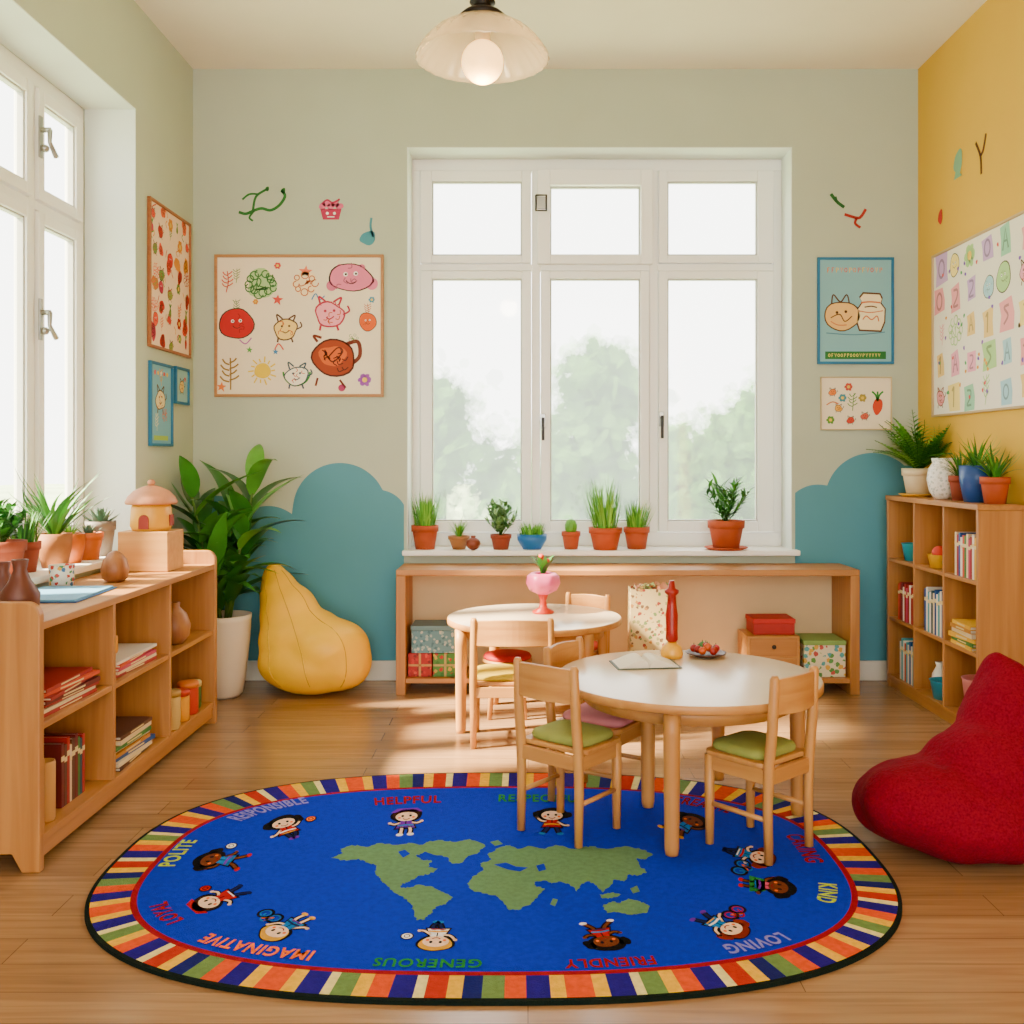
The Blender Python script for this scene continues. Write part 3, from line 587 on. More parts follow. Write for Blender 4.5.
# ---------------------------------------------------------------- plants
def foliage(kind,r,h,seed,cols):
    rr=random.Random(seed); m=MB()
    if kind=='grass':
        for k in range(120):
            a=rr.uniform(0,6.28); q=r*.8*rr.random()**.5; L=h*rr.uniform(.7,1.08)
            m.leaf((q*math.cos(a),q*math.sin(a),0),a+rr.uniform(-.6,.6),L,.007+.03*h*.3,rr.uniform(.0,.45)*(.3+q/r),rr.uniform(.05,.8),rr.choice(cols),5,.2,.5)
    elif kind=='spider':
        for k in range(38):
            a=rr.uniform(0,6.28); L=h*rr.uniform(.7,1.1)
            m.leaf((.01*math.cos(a),.01*math.sin(a),0),a,L,max(.008,h*.06),rr.uniform(.02,.75),rr.uniform(.3,1.4),rr.choice(cols),8,.3,.6)
    elif kind=='leafy':
        for k in range(16):
            a=k*2.4; lean=rr.uniform(.05,.95); L=h*rr.uniform(.75,1); tip=Vector((math.cos(a)*math.sin(lean),math.sin(a)*math.sin(lean),math.cos(lean)))*L
            m.tube([(0,0,0),tuple(tip*.5),tuple(tip)],.002,greens[2],4)
            for j in range(11):
                f=.2+.8*j/10; m.leaf(tuple(tip*f),a+(-1)**j*rr.uniform(.5,1.6),h*.38,h*.08,rr.uniform(.4,1.2),.6,rr.choice(cols),4,.2,.7)
    elif kind=='fern':
        for k in range(36):
            a=k*2.4+rr.uniform(-.3,.3); L=h*rr.uniform(.8,1.15); lean=rr.uniform(.05,1.0); curl=rr.uniform(.4,1.0); p=Vector((0,0,0)); n=14; st=L/n; d_=Vector((math.cos(a),math.sin(a),0)); col=rr.choice(cols)
            pts=[]
            for j in range(n+1):
                pts.append(tuple(p)); th=lean+curl*j/n
                if j>1:
                    w=h*.24*math.sin(pi*(j/n*.85+.12))
                    for sg in (-1,1): m.leaf(tuple(p),a+sg*1.15,w,w*.4,th*.6+.6,.5,col,3,.1,.7)
                p=p+(d_*math.sin(th)+Vector((0,0,1))*math.cos(th))*st
            m.tube(pts,.0018,greens[2],4)
    elif kind=='succulent':
        for lv in range(4):
            for k in range(8):
                a=k*6.28/8+lv*.4; m.leaf((0,0,h*.05*lv),a,h*(.85-.12*lv),h*.24,1.2-.3*lv,-.5,rr.choice(cols),4,.35,.7)
    elif kind=='bush':
        for k in range(28):
            a=rr.uniform(0,6.28); lean=rr.uniform(0,.8); L=h*rr.uniform(.6,1); tip=Vector((math.cos(a)*math.sin(lean),math.sin(a)*math.sin(lean),math.cos(lean)))*L
            m.tube([(0,0,0),tuple(tip*.5),tuple(tip)],.0015,greens[2],4)
            for j in range(10):
                f=.25+.75*j/9; m.leaf(tuple(tip*f),rr.uniform(0,6.28),h*.26,h*.13,rr.uniform(.3,1.3),.5,rr.choice(cols),3,.2,.8)
    elif kind=='cactus':
        def wob(a,z): return 1+.08*math.cos(10*a)
        m.lathe([(r*.4,0),(r*.6,h*.3),(r*.62,h*.6),(r*.45,h*.9),(r*.1,h)],cols[0],40,cap1=True,wob=wob)
    return m
def potplant(x,y,z,r,ph,potm,kind,h,cols,label,saucer=False,taper=.72,name='potted_plant',rim=True,group=None,seed=None,lim=None,scm=None):
    e=thing(name,(x,y,z),label,'potted plant',group=group); z0=0
    if saucer:
        m=MB(); m.lathe([(r*.95,0),(r*1.22,.012),(r*1.2,.016),(r*.9,.008)],scm or potm,28,cap1=True); m.obj('saucer',e); z0=.0085
    m=MB()
    if rim: prof=[(r*taper,z0),(r*.93,ph*.72),(r*.93,ph*.74),(r*1.02,ph*.74),(r*1.04,ph),(r*.92,ph),(r*.88,ph*.86)]
    else: prof=[(r*taper,z0),(r*.97,ph*.6),(r,ph),(r*.92,ph),(r*.88,ph*.86)]
    m.lathe(prof,potm,32); m.obj('pot',e)
    m=MB(); m.lathe([(r*.885,ph*.84),(r*.5,ph*.87)],soil,24,cap1=True); m.obj('soil',e)
    if kind:
        m=foliage(kind,r,h,seed or int(abs(x)*997+abs(y)*131),cols)
        if lim: m.limit(*lim)
        m.obj('foliage',e,loc=(0,0,ph*.86),fixn=False)
    return e
SY=5.66; sz=wz0
def bs(px,d=SY): return X(px,d)
gp='row of small pots on the window sill'
potplant(bs(425),SY,sz,.075,.135,terra,'grass',.22,lights,'terracotta pot of tall green grass on window sill',group=gp,lim=(-.085,.10,-.2,.14))
potplant(bs(459),SY,sz,.06,.075,mat('#9c6430',.6),'spider',.13,lights,'small ochre bowl with a sparse green sprout',taper=.6,group=gp,lim=(-.07,.07,-.2,.14))
potplant(bs(501),SY-.02,sz,.058,.085,terra2,'bush',.19,[mat('#629050',.6,.15),mat('#7cA868',.6,.15),mat('#44763a',.6,.15)],'small terracotta pot with grey-green bushy plant',group=gp,lim=(-.12,.10,-.2,.14))
potplant(bs(532),SY,sz,.085,.085,mat('#0c64a8',.4),'grass',.085,lights,'shallow blue bowl with short green sprouts',taper=.6,rim=False,group=gp,lim=(-.10,.10,-.2,.14))
potplant(bs(571),SY,sz,.052,.10,terra,'cactus',.085,lights,'small terracotta pot with little cactus',group=gp)
potplant(bs(605),SY-.03,sz,.092,.125,terra,'grass',.31,lights,'terracotta pot with tall dense wheatgrass',group=gp,lim=(-.13,.092,-.2,.14))
potplant(bs(637),SY+.02,sz,.072,.125,terra,'grass',.18,lights,'terracotta pot with short green grass',group=gp,lim=(-.072,.12,-.2,.13))
potplant(bs(725),SY-.03,sz,.10,.165,terra,'leafy',.24,greens,'terracotta pot on saucer with leafy green plant',saucer=True,group=gp,lim=(-.2,.2,-.2,.18))
m=MB(); m.ell((0,0,.036),(.04,.04,.036),mat('#7a3418',.5),20,12); m.lathe([(.012,0),(.015,.012),(.01,.014)],mat('#7a3418',.5),12,(0,0,.068),cap1=True)
tag(m.obj('round_vase',loc=(bs(474),SY-.07,sz)),'small round brown clay vase on window sill','vase')
gp='pots on the side window sill'
lx=-1.97
potplant(lx,3.74,lz0,.085,.14,terraL,'bush',.17,greens,'terracotta pot with bushy green herb on side sill',group=gp,lim=(-.14,.16,-.2,.11))
potplant(lx-.02,3.95,lz0,.06,.12,terra2,'grass',.15,greens,'brown clay pot with small green plant',group=gp,lim=(-.12,.12,-.09,.07))
potplant(lx+.02,4.12,lz0,.068,.14,tanp,'spider',.34,greens,'tan pot with arching spider plant on side sill',rim=False,group=gp,lim=(-.16,.24,-.1,.1))
potplant(lx+.0,4.295,lz0,.065,.125,orangep,'spider',.10,lights,'bright orange pot with small plant on side sill',rim=False,group=gp,lim=(-.14,.2,-.07,.07))
potplant(lx+.02,4.44,lz0,.06,.12,orangep,'succulent',.08,[mat('#4c6a54',.6),mat('#5f7c66',.6)],'orange pot with grey-green succulent on side sill',group=gp,lim=(-.14,.14,-.07,.07))
potplant(lx+.0,4.61,lz0,.065,.16,mat('#6a6056',.6),'succulent',.13,[mat('#3d5a46',.6),mat('#5f7c66',.6)],'grey clay pot with succulent rosette on side sill',group=gp,lim=(-.14,.16,-.09,.12))
tz=1.045; gp='pots on top of the bookcase'
potplant(2.08,5.33,tz,.082,.15,mat('#dcc8a0',.4),'fern',.33,lights,'cream pot on yellow saucer with feathery green fern',saucer=True,group=gp,lim=(-.42,.11,-.22,.28),scm=mat('#d89c08',.4))
potplant(2.085,4.815,tz,.055,.12,terra2,'spider',.17,greens,'small brown clay pot with spiky leafy plant',group=gp,lim=(-.2,.1,-.08,.1))
potplant(2.085,4.645,tz,.078,.17,mat('#0e4288',.35),'spider',.19,greens,'blue glazed pot with spiky green plant',rim=False,group=gp,lim=(-.2,.1,-.09,.09))
potplant(2.09,4.475,tz,.062,.12,terra,'spider',.2,greens,'terracotta pot with spiky upright green plant',group=gp,lim=(-.16,.1,-.1,.09))
m=MB(); vm=dots('#f0ece4',['#c8c4b8','#bcc2bc','#e4e0d4'],60,.35)
m.lathe([(.045,0),(.07,.04),(.082,.1),(.074,.15),(.055,.18),(.06,.205),(.052,.205),(.04,.17)],vm,32); tag(m.obj('vase',loc=(2.08,5.0,tz)),'white embossed ceramic vase on top of bookcase','vase')
# big floor plant
e=thing('potted_plant',(-1.60,5.25,0),'tall white planter with large dark glossy leafy plant','potted plant')
m=MB(); m.lathe([(.08,0),(.10,.02),(.118,.12),(.135,.28),(.143,.40),(.146,.43),(.134,.43),(.122,.39)],mat('#d6ccbc',.5),40); m.obj('planter',e)
m=MB(); m.lathe([(.124,.385),(.05,.39)],soil,30,cap1=True); m.obj('soil',e)
dk=[mat('#286a1a',.3,.25,8),mat('#3a8222',.3,.25,8),mat('#1c5216',.3,.25,8),mat('#54962e',.32,.2,8)]
rr=random.Random(23); m=MB()
for st in range(6):
    a0=st*1.05+.4; bx0,by0=.03*math.cos(a0),.03*math.sin(a0); hh=[.72,.54,.44,.66,.34,.5][st]
    top=Vector((bx0+.13*math.cos(a0),by0+.09*math.sin(a0),.385+hh)); m.tube([(bx0,by0,.385),tuple((Vector((bx0,by0,.385))+top)/2+Vector((0,0,.02))),tuple(top)],[.01,.009,.006],mat('#4b6b22',.6),8)
    for k in range(12):
        f=.2+.8*k/11; p=Vector((bx0,by0,.385)).lerp(top,f); az=a0+k*2.4+rr.uniform(-.3,.3)
        m.leaf(tuple(p),az,rr.uniform(.32,.46),.098,rr.uniform(.35,1.0)*(1.3-f*.6),rr.uniform(.6,1.4),rr.choice(dk),10,.28,.7)
m.limit(-.27,.56,-.36,.34)
m.obj('foliage',e,fixn=False)
# ---------------------------------------------------------------- pendant
px0=-.157; pyd=3.45
e=thing('pendant_lamp',(px0,pyd,2.635),'pendant lamp with frosted glass dome shade and glowing globe bulb','lamp')
m=MB(); m.tube([(0,0,.2),(0,0,.785)],.006,black); m.obj('cord',e)
m=MB(); m.lathe([(.055,.785),(.055,.795),(.03,.804)],black,24,cap1=True); m.obj('canopy',e)
m=MB(); m.lathe([(.07,.12),(.082,.135),(.065,.15),(.035,.16),(.03,.18),(.045,.185),(.04,.20),(.015,.215)],mat('#1c1510',.4,metal=.6),28,cap1=True); m.obj('socket_cap',e)
sh=bpy.data.materials.new('frosted_shade'); sh.use_nodes=True; nt=sh.node_tree; b=nt.nodes['Principled BSDF']; b.inputs['Base Color'].default_value=(.60,.50,.33,1); b.inputs['Roughness'].default_value=.12
tl=nt.nodes.new('ShaderNodeBsdfTranslucent'); tl.inputs[0].default_value=(.78,.64,.40,1); ms=nt.nodes.new('ShaderNodeMixShader'); ms.inputs[0].default_value=.3
tp=nt.nodes.new('ShaderNodeBsdfTransparent'); tp.inputs[0].default_value=(1,.96,.88,1); ms2=nt.nodes.new('ShaderNodeMixShader'); ms2.inputs[0].default_value=.55
nt.links.new(b.outputs[0],ms.inputs[1]); nt.links.new(tl.outputs[0],ms.inputs[2]); nt.links.new(ms.outputs[0],ms2.inputs[1]); nt.links.new(tp.outputs[0],ms2.inputs[2]); nt.links.new(ms2.outputs[0],nt.nodes['Material Output'].inputs['Surface'])
m=MB(); w_=lambda a,z: 1+.010*math.cos(28*a)
m.lathe([(.07,.124),(.12,.106),(.165,.078),(.2,.042),(.222,.01),(.230,-.008),(.226,-.010),(.217,.008),(.195,.038),(.16,.073),(.118,.100),(.068,.118)],sh,168,cap0=False,wob=w_); m.obj('lamp_shade',e)
m=MB(); m.ell((0,0,-.02),(.072,.072,.074),mat('#ffc878',.3,emit=3.4),28,18); m.lathe([(.025,.05),(.03,.12)],mat('#d8c8a8',.4),20,cap1=True); o=m.obj('bulb',e); o['label']='glowing round globe bulb'
# ---------------------------------------------------------------- pictures
def ink(c): return mat(c,.8)
K=ink('#3a2a20')
WR={'back':(pi/2,0,0),'left':(pi/2,0,pi/2),'right':(pi/2,0,-pi/2)}
def wloc(wall,a,z):
    return {'back':(a,YB-.001,z),'left':(XL+.001,a,z),'right':(XR-.001,a,z)}[wall]
def poster(wall,a,z,w,h,fm,paper,draw,label,fw=.014,name='framed_poster'):
    l=wloc(wall,a,z)
    e=thing(name,l,label,'poster',rot=WR[wall])
    m=MB(); hw,hh=w/2,h/2
    m.box(-hw,hw,-hh,-hh+fw,0,.018,fm); m.box(-hw,hw,hh-fw,hh,0,.018,fm); m.box(-hw,-hw+fw,-hh+fw,hh-fw,0,.018,fm); m.box(hw-fw,hw,-hh+fw,hh-fw,0,.018,fm); m.obj('frame',e,bevel=.002)
    m=MB(); m.box(-hw+fw,hw-fw,-hh+fw,hh-fw,.001,.008,paper); f=Flat(m,lambda x,y,z:(x,y,z),.0088,.0004); draw(f,hw-fw,hh-fw); m.obj('artwork',e,fixn=False)
    return e
def sd(x,y): return int(abs(x)*1000)*7+int(abs(y)*1000)
def eyes(f,x,y,s): f.disc(x-s*.3,y+s*.2,s*.13,white); f.disc(x+s*.3,y+s*.24,s*.13,white); f.up(); f.disc(x-s*.28,y+s*.2,s*.07,K); f.disc(x+s*.31,y+s*.23,s*.07,K); f.ring(x+s*.04,y,s*.35,s*.06,K,a0=pi*1.15,a1=pi*1.8,n=8)
def scrib(f,x,y,s,m,n=5,w=.05):
    rr=random.Random(sd(x,y)+3)
    for q in range(n):
        a=rr.uniform(0,6.28); px_,py_=x+rr.uniform(-.45,.45)*s,y+rr.uniform(-.45,.45)*s; f.smooth([(px_,py_),(px_+.18*s*math.cos(a),py_+.18*s*math.sin(a)),(px_+.3*s*math.cos(a+.8),py_+.3*s*math.sin(a+.8))],s*w,m)
def face(f,x,y,s,c,ry=None): 
    m=ink(c); z=f.z; k=sd(x,y); f.blob(x,y,s*1.08,K,(ry or s)*1.08,k,j=.05); f.up(); f.blob(x,y,s,m,ry,k,j=.05); f.up(); scrib(f,x,y,s,ink(tuple(v*.5 for v in lin(c))),5); f.up(); eyes(f,x,y,s*.8); f.z=z
def curly(f,x,y,s,c,n=11,fill=None):
    z=f.z; m=ink(c); rr=random.Random(sd(x,y))
    if fill: f.blob(x,y,s*.95,ink(fill),s*.8,sd(x,y)); f.up()
    for k in range(n):
        a=6.28*k/n+rr.uniform(-.1,.1); q=rr.uniform(.6,.8); f.ring(x+s*q*math.cos(a),y+s*q*.82*math.sin(a),s*rr.uniform(.18,.28),s*.075,m,n=10,a0=rr.uniform(0,2),a1=rr.uniform(6,8))
    pts=[(x+rr.uniform(-.45,.45)*s,y+rr.uniform(-.35,.35)*s) for _ in range(9)]; f.smooth(pts,s*.07,m)
    f.z=z
def sun(f,x,y,s,c):
    m=ink(c); f.blob(x,y,s*.55,m,seed=3,j=.04)
    for k in range(14): a=6.28*k/14; q=1 if k%2 else .85; f.stroke([(x+s*.6*math.cos(a),y+s*.6*math.sin(a)),(x+s*q*math.cos(a+.06),y+s*q*math.sin(a+.06))],s*.1,m)
def sprig(f,x,y,s,c):
    m=ink(c); rr=random.Random(sd(x,y)); f.smooth([(x+rr.uniform(-.2,.2)*s,y-s),(x+.08*s,y),(x-rr.uniform(-.2,.2)*s,y+s)],s*.09,m)
    for k in range(4):
        yy=y-s*.5+k*s*.36; l=s*rr.uniform(.35,.6); f.smooth([(x,yy),(x-l*.6,yy+s*.1),(x-l,yy+s*.35)],s*.1,m); f.smooth([(x,yy+.1*s),(x+l*.6,yy+s*.22),(x+l,yy+s*.4)],s*.1,m)
def star(f,x,y,s,c): 
    rr=random.Random(sd(x,y)); f.poly([(x+(s*rr.uniform(.85,1.1) if k%2==0 else s*.42)*math.sin(k*pi/5+.1),y+(s*rr.uniform(.85,1.1) if k%2==0 else s*.42)*math.cos(k*pi/5+.1)) for k in range(10)],ink(c))
def flower(f,x,y,s,c,c2='#e8c040'):
    for k in range(6): a=6.28*k/6; f.blob(x+s*.55*math.cos(a),y+s*.55*math.sin(a),s*.36,ink(c),seed=k,n=10)
    z=f.z; f.up(); f.disc(x,y,s*.35,ink(c2),n=12); f.z=z
def critter(f,x,y,s,c,line='#5a3a24'):
    z=f.z; k=sd(x,y); L=ink(line)
    f.blob(x,y-.1*s,s*.87,L,s*.72,k,j=.08); f.up(); f.blob(x,y-.1*s,s*.78,ink(c),s*.63,k,j=.08)
    f.smooth([(x-.5*s,y+.4*s),(x-.6*s,y+.9*s),(x-.2*s,y+.6*s)],s*.11,L); f.smooth([(x+.5*s,y+.4*s),(x+.65*s,y+.85*s),(x+.2*s,y+.6*s)],s*.11,L); f.smooth([(x-.5*s,y-.7*s),(x-.55*s,y-1*s)],s*.12,L); f.smooth([(x+.4*s,y-.7*s),(x+.5*s,y-1*s)],s*.12,L); f.smooth([(x+.75*s,y-.1*s),(x+1.1*s,y+.1*s),(x+1.0*s,y+.4*s)],s*.1,L)
    f.up(); scrib(f,x,y-.1*s,s,ink('#c0501c'),6); f.disc(x-.25*s,y+.1*s,s*.08,L); f.disc(x+.25*s,y+.12*s,s*.08,L); f.smooth([(x-.2*s,y-.25*s),(x,y-.35*s),(x+.25*s,y-.2*s)],s*.07,L); f.z=z
def carrot(f,x,y,s,c='#e0661c'):
    f.blob(x,y-.2*s,s*.4,ink(c),s*.65,sd(x,y),j=.08)
    for k in (-1,0,1): f.smooth([(x,y+.2*s),(x+k*.15*s,y+.7*s),(x+k*.45*s,y+s)],s*.15,ink('#2f8430'))
def patch(f,x,y,s,c,line,block=False):
    z=f.z; rr=random.Random(sd(x,y)); 
    w,h_=s*rr.uniform(.6,.9),s*rr.uniform(.75,1)
    if block: 
        f.poly([(x-w+rr.uniform(0,.25)*s,y-h_),(x+w,y-h_+rr.uniform(0,.2)*s),(x+w*rr.uniform(.8,1.1),y),(x+w-rr.uniform(0,.3)*s,y+h_),(x-w,y+h_*rr.uniform(.7,1)),(x-w*rr.uniform(.7,1.05),y)],ink(c)); f.up()
        k=rr.randrange(5); L=ink(line); b=s*.16
        if k==0: f.smooth([(x-.3*s,y+.5*s),(x+.25*s,y+.45*s),(x+.2*s,y),(x-.3*s,y-.5*s),(x+.35*s,y-.5*s)],b,L)
        elif k==1: f.stroke([(x,y+.6*s),(x-.05*s,y-.6*s)],b,L); f.stroke([(x-.25*s,y+.35*s),(x,y+.6*s)],b,L)
        elif k==2: f.ring(x,y,s*.38,b,L,s*.5); 
        elif k==3: f.stroke([(x-.3*s,y-.6*s),(x,y+.6*s),(x+.35*s,y-.55*s)],b,L); f.stroke([(x-.2*s,y-.1*s),(x+.2*s,y-.1*s)],b*.8,L)
        else: f.smooth([(x+.3*s,y+.5*s),(x-.25*s,y+.4*s),(x+.2*s,y-.1*s),(x-.3*s,y-.55*s)],b,L)
        f.z=z; return
    f.blob(x,y,w*1.05,ink(c),h_,sd(x,y),j=.16); f.up()
    for q in range(4):
        pts=[(x+rr.uniform(-.8,.8)*w,y+h_*(.7-.35*i)) for i in range(5)]; f.smooth(pts,s*.1,ink(line))
    f.ring(x+rr.uniform(-.2,.2)*s,y+rr.uniform(-.3,.3)*s,s*.35,s*.09,ink(line),n=12,a0=rr.uniform(0,3),a1=rr.uniform(5,7)); f.z=z
cream=mat('#eadabc',.85,.02,8); fwood=wood('#986430','#b07c40','x')
U=.00563
def dA(f,w,h):
    q=lambda px,py:((px-299.5)*U,-(py-326)*U)
    curly(f,*q(262,284),.095,'#2e6e30',14,'#a4c484'); star(f,*q(306,272),.04,'#e0704c'); curly(f,*q(305,284),.078,'#b8582c',8,'#f0d8a8'); face(f,*q(351,278),.12,'#e07494',.072); f.disc(*q(332,286),.03,ink('#d06888')); f.disc(*q(372,284),.035,ink('#e07494')); f.disc(*q(340,268),.02,ink('#e07494')); f.disc(*q(362,268),.02,ink('#e07494'))
    face(f,*q(237,324),.09,'#b80a06',.085); sprig(f,*q(237,306),.035,'#4f7a2c'); sprig(f,*q(228,282),.06,'#c8402c'); sprig(f,*q(237,276),.04,'#6f8a3c'); critter(f,*q(286,328),.082,'#ecc870'); critter(f,*q(330,313),.10,'#f09aa8','#b02040'); curly(f,*q(330,313),.08,'#c82c4c',10)
    face(f,*q(368,322),.048,'#d85806'); sprig(f,*q(368,310),.035,'#b84810'); sprig(f,*q(230,374),.09,'#8f6c20'); sun(f,*q(263,371),.082,'#e0bc08'); critter(f,*q(297,375),.078,'#f0e8d0','#2f4a5c'); f.ring(*q(297,372),.075,.01,ink('#2c8430'),a0=pi,a1=2*pi); curly(f,*q(297,376),.04,'#d08030',5)
    z=f.z; f.blob(*q(334,358),.128,ink('#4a1808'),.105,5,j=.05); f.up(); f.blob(*q(334,358),.118,ink('#943608'),.095,5,j=.05); f.up(); f.blob(*q(333,356),.07,ink('#cc5a0c'),.062,8); f.up(); f.smooth([q(325,352),q(333,362),q(343,352),q(338,348),q(328,358)],.008,ink('#5a2008')); scrib(f,*q(334,360),.12,ink('#4a1808'),12); f.z=z; f.smooth([q(345,345),q(358,342),q(360,356),q(352,364)],.022,ink('#6a240c')); f.smooth([q(318,378),q(316,386)],.012,ink('#6a240c')); f.smooth([q(340,380),q(346,388)],.012,ink('#6a240c')); f.smooth([q(318,342),q(314,336),q(322,338)],.014,ink('#6a240c'))
    flower(f,*q(365,380),.042,'#984cb0'); flower(f,*q(278,266),.022,'#d83c3c'); star(f,*q(278,300),.034,'#d04030'); f.disc(*q(342,388),.02,ink('#a82c60')); star(f,*q(222,387),.03,'#e07a30'); star(f,*q(250,350),.02,'#50a040'); f.smooth([q(275,350),q(279,344),q(284,350)],.008,ink('#d05040')); flower(f,*q(256,302),.018,'#e09020'); f.smooth([q(312,300),q(316,294),q(320,300),q(325,296)],.007,ink('#3c7ab0')); flower(f,*q(372,300),.02,'#3c8ab0'); star(f,*q(276,352),.02,'#3c7ab0'); curly(f,*q(354,338),.03,'#4f8a3c',5); f.smooth([q(240,340),q(246,344),q(252,338)],.007,ink('#a84ca0'))
poster('back',X(299.5,YB),Z(326,YB),.95,.80,fwood,cream,dA,'wide cream poster of colourful animal and nature doodles in wood frame',.016)
def grid(cols_,rows_,palette,seed,s,pp=.5,ln=.45,block=False,jit=.018):
    def d_(f,w,h):
        rr=random.Random(seed)
        for i in range(cols_):
            for j in range(rows_):
                x=-w+2*w*(i+.5)/cols_+rr.uniform(-jit,jit); y=-h+2*h*(j+.5)/rows_+rr.uniform(-jit,jit); c=rr.choice(palette); k=rr.randrange(8); q=s*rr.uniform(.75,1.15)
                if rr.random()<pp: 
                    rr.choice(palette); patch(f,x,y,q,c,tuple(v*ln for v in lin(c)),block)
                elif k==0: face(f,x,y,q*.75,c)
                elif k==1: curly(f,x,y,q,c,9)
                elif k==2: critter(f,x,y,q*.8,c,'#8a4a34')
                elif k==3: sprig(f,x,y,q*.9,c)
                elif k==4: flower(f,x,y,q*.75,c)
                elif k==5: critter(f,x,y,q*.8,rr.choice(palette))
                elif k==6: curly(f,x,y,q*.9,c,8,rr.choice(palette))
                else: carrot(f,x,y,q*.8,c)
        f.up()
    return d_
def dL(f,w,h):
    grid(5,8,['#d02818','#e0662c','#c02c50','#6a9040','#e09020','#b01c10','#e84c2c','#8aa040'],8,.048,.3,.45,False,.03)(f,w,h)
    rr=random.Random(9)
    for k in range(26):
        x=rr.uniform(-w*.9,w*.9);y=rr.uniform(-h*.92,h*.92); f.smooth([(x,y),(x+rr.uniform(-.03,.03),y+.02),(x+rr.uniform(-.03,.03),y+.04)],.006,ink(rr.choice(['#c02818','#5a8a30','#d88a20'])))
poster('left',(4.95+5.547)/2,2.175,.6,.745,wood('#8c4c1a','#a0602a','x'),mat('#ecd2b4',.85),dL,'portrait cream poster of red and green doodles in wood frame')
def dblue(f,w,h):
    critter(f,-.01,.03,.075,'#e8d8a0'); sprig(f,0,.14,.045,'#d8a040'); curly(f,.05,-.05,.04,'#e07040',7); sprig(f,-.06,-.09,.045,'#e8e0c0'); f.poly([(-w*.7,-h*.92),(w*.7,-h*.92),(w*.7,-h*.8),(-w*.7,-h*.8)],ink('#9cc050'))
    for k in range(5): f.blob(-w*.6+k*w*.3,h*.8,.012,ink(['#e05040','#e8c040','#f0f0e0'][k%3]),seed=k)
tealf=mat('#146a94',.6)
poster('left',5.115,1.523,.31,.425,tealf,mat('#74b0c8',.8),dblue,'small teal framed poster with cream animal drawing')
poster('left',5.42,1.64,.21,.2,tealf,mat('#8fbcc0',.8),lambda f,w,h:(critter(f,0,0,.045,'#e0c070'),star(f,.05,.04,.02,'#d05040')),'tiny teal framed picture with yellow animal')
def glyphs(f,x0,x1,y,s,cols,seed):
    """loose hand-drawn letter-like strokes, as illegible as in the photograph"""
    rr=random.Random(seed); x=x0; i=0
    while x<x1:
        c=ink(cols[i%len(cols)]); k=rr.randrange(4); b=s*.28
        if k==0: f.stroke([(x,y-s),(x,y+s)],b,c); f.ring(x+s*.35,y+s*.45,s*.45,b,c,n=8,a0=-pi/2,a1=pi/2)
        elif k==1: f.ring(x+s*.3,y,s*.5,b,c,s*.8,n=10)
        elif k==2: f.stroke([(x,y-s),(x,y+s)],b,c); f.stroke([(x,y+s*.9),(x+s*.8,y+s*.9)],b,c); f.stroke([(x,y),(x+s*.6,y)],b,c)
        else: f.stroke([(x-.1*s,y+s),(x+s*.35,y-s),(x+s*.8,y+s)],b,c)
        x+=s*1.75; i+=1
def dR(f,w,h):
    glyphs(f,-w*.78,w*.72,h*.80,.014,['#e07a0c','#d84010','#f0c030'],5)
    z=f.z; D=ink('#5a3418')
    def pot(s,cx,cy): return [(cx+u*s,cy+v*s) for u,v in ((-.06,-.095),(.055,-.1),(.075,-.05),(.078,.02),(.055,.05),(.062,.075),(.05,.1),(-.04,.105),(-.06,.08),(-.045,.055),(-.07,.02),(-.075,-.05))]
    f.blob(-.075,-.03,.1,D,.088,4,j=.05); f.poly(pot(1.1,.085,-.01),D); f.up(); f.blob(-.075,-.03,.093,ink('#e4b468'),.081,4,j=.05); f.poly(pot(1.0,.085,-.01),ink('#f0deb0')); f.up()
    f.smooth([(-.135,.04),(-.125,.09),(-.085,.05),(-.05,.09),(-.035,.04)],.008,D); f.smooth([(-.14,-.04),(-.09,-.02),(-.06,-.06),(-.02,-.03)],.006,D); f.smooth([(.03,.045),(.08,.05),(.14,.045)],.009,ink('#c87040')); f.smooth([(.015,.0),(.08,-.01),(.155,.0)],.006,ink('#c87040'))
    f.smooth([(.04,-.05),(.06,-.03),(.09,-.05),(.12,-.03),(.13,-.06)],.007,ink('#c87040')); f.smooth([(.05,.02),(.09,.025),(.12,.018)],.007,D); f.disc(-.105,-.01,.008,D); f.disc(-.055,-.005,.008,D); f.smooth([(-.165,-.125),(.0,-.135),(.165,-.12)],.006,ink('#4e7a90')); f.smooth([(-.14,-.06),(-.1,-.08),(-.05,-.08)],.006,ink('#c87040')); f.z=z
    f.poly([(-w*.85,-h*.95),(w*.85,-h*.95),(w*.85,-h*.8),(-w*.85,-h*.8)],ink('#1f6c2c')); f.up()
    glyphs(f,-w*.75,w*.72,-h*.875,.010,['#f0e070'],8)
poster('back',X(855,YB),Z(311,YB),.43,.60,tealf,mat('#7cb0b8',.8),dR,'teal framed poster of two cream shapes on pale blue')
def dS(f,w,h):
    q=lambda px,py:((px-855.5)*U,-(py-403.5)*U)
    for i,(px,py,c) in enumerate(((832,392,'#e07c2c'),(848,387,'#d04a3c'),(838,408,'#e0a030'),(862,398,'#a89030'),(864,416,'#d05a40'),(830,420,'#5a9030'),(850,420,'#c8301c'),(842,398,'#3c8a9c'))): (flower if i%2 else critter)(f,*q(px,py),.026,c)
    carrot(f,*q(877,404),.07,'#c83808'); sprig(f,*q(852,402),.05,'#5f8a40'); f.smooth([q(826,405),q(832,402),q(838,404)],.007,ink('#c8743c'))
poster('back',X(855.5,YB),Z(403.5,YB),.40,.30,mat('#c4ae80',.7),cream,dS,'small cream picture of flowers and a carrot plant',.006)
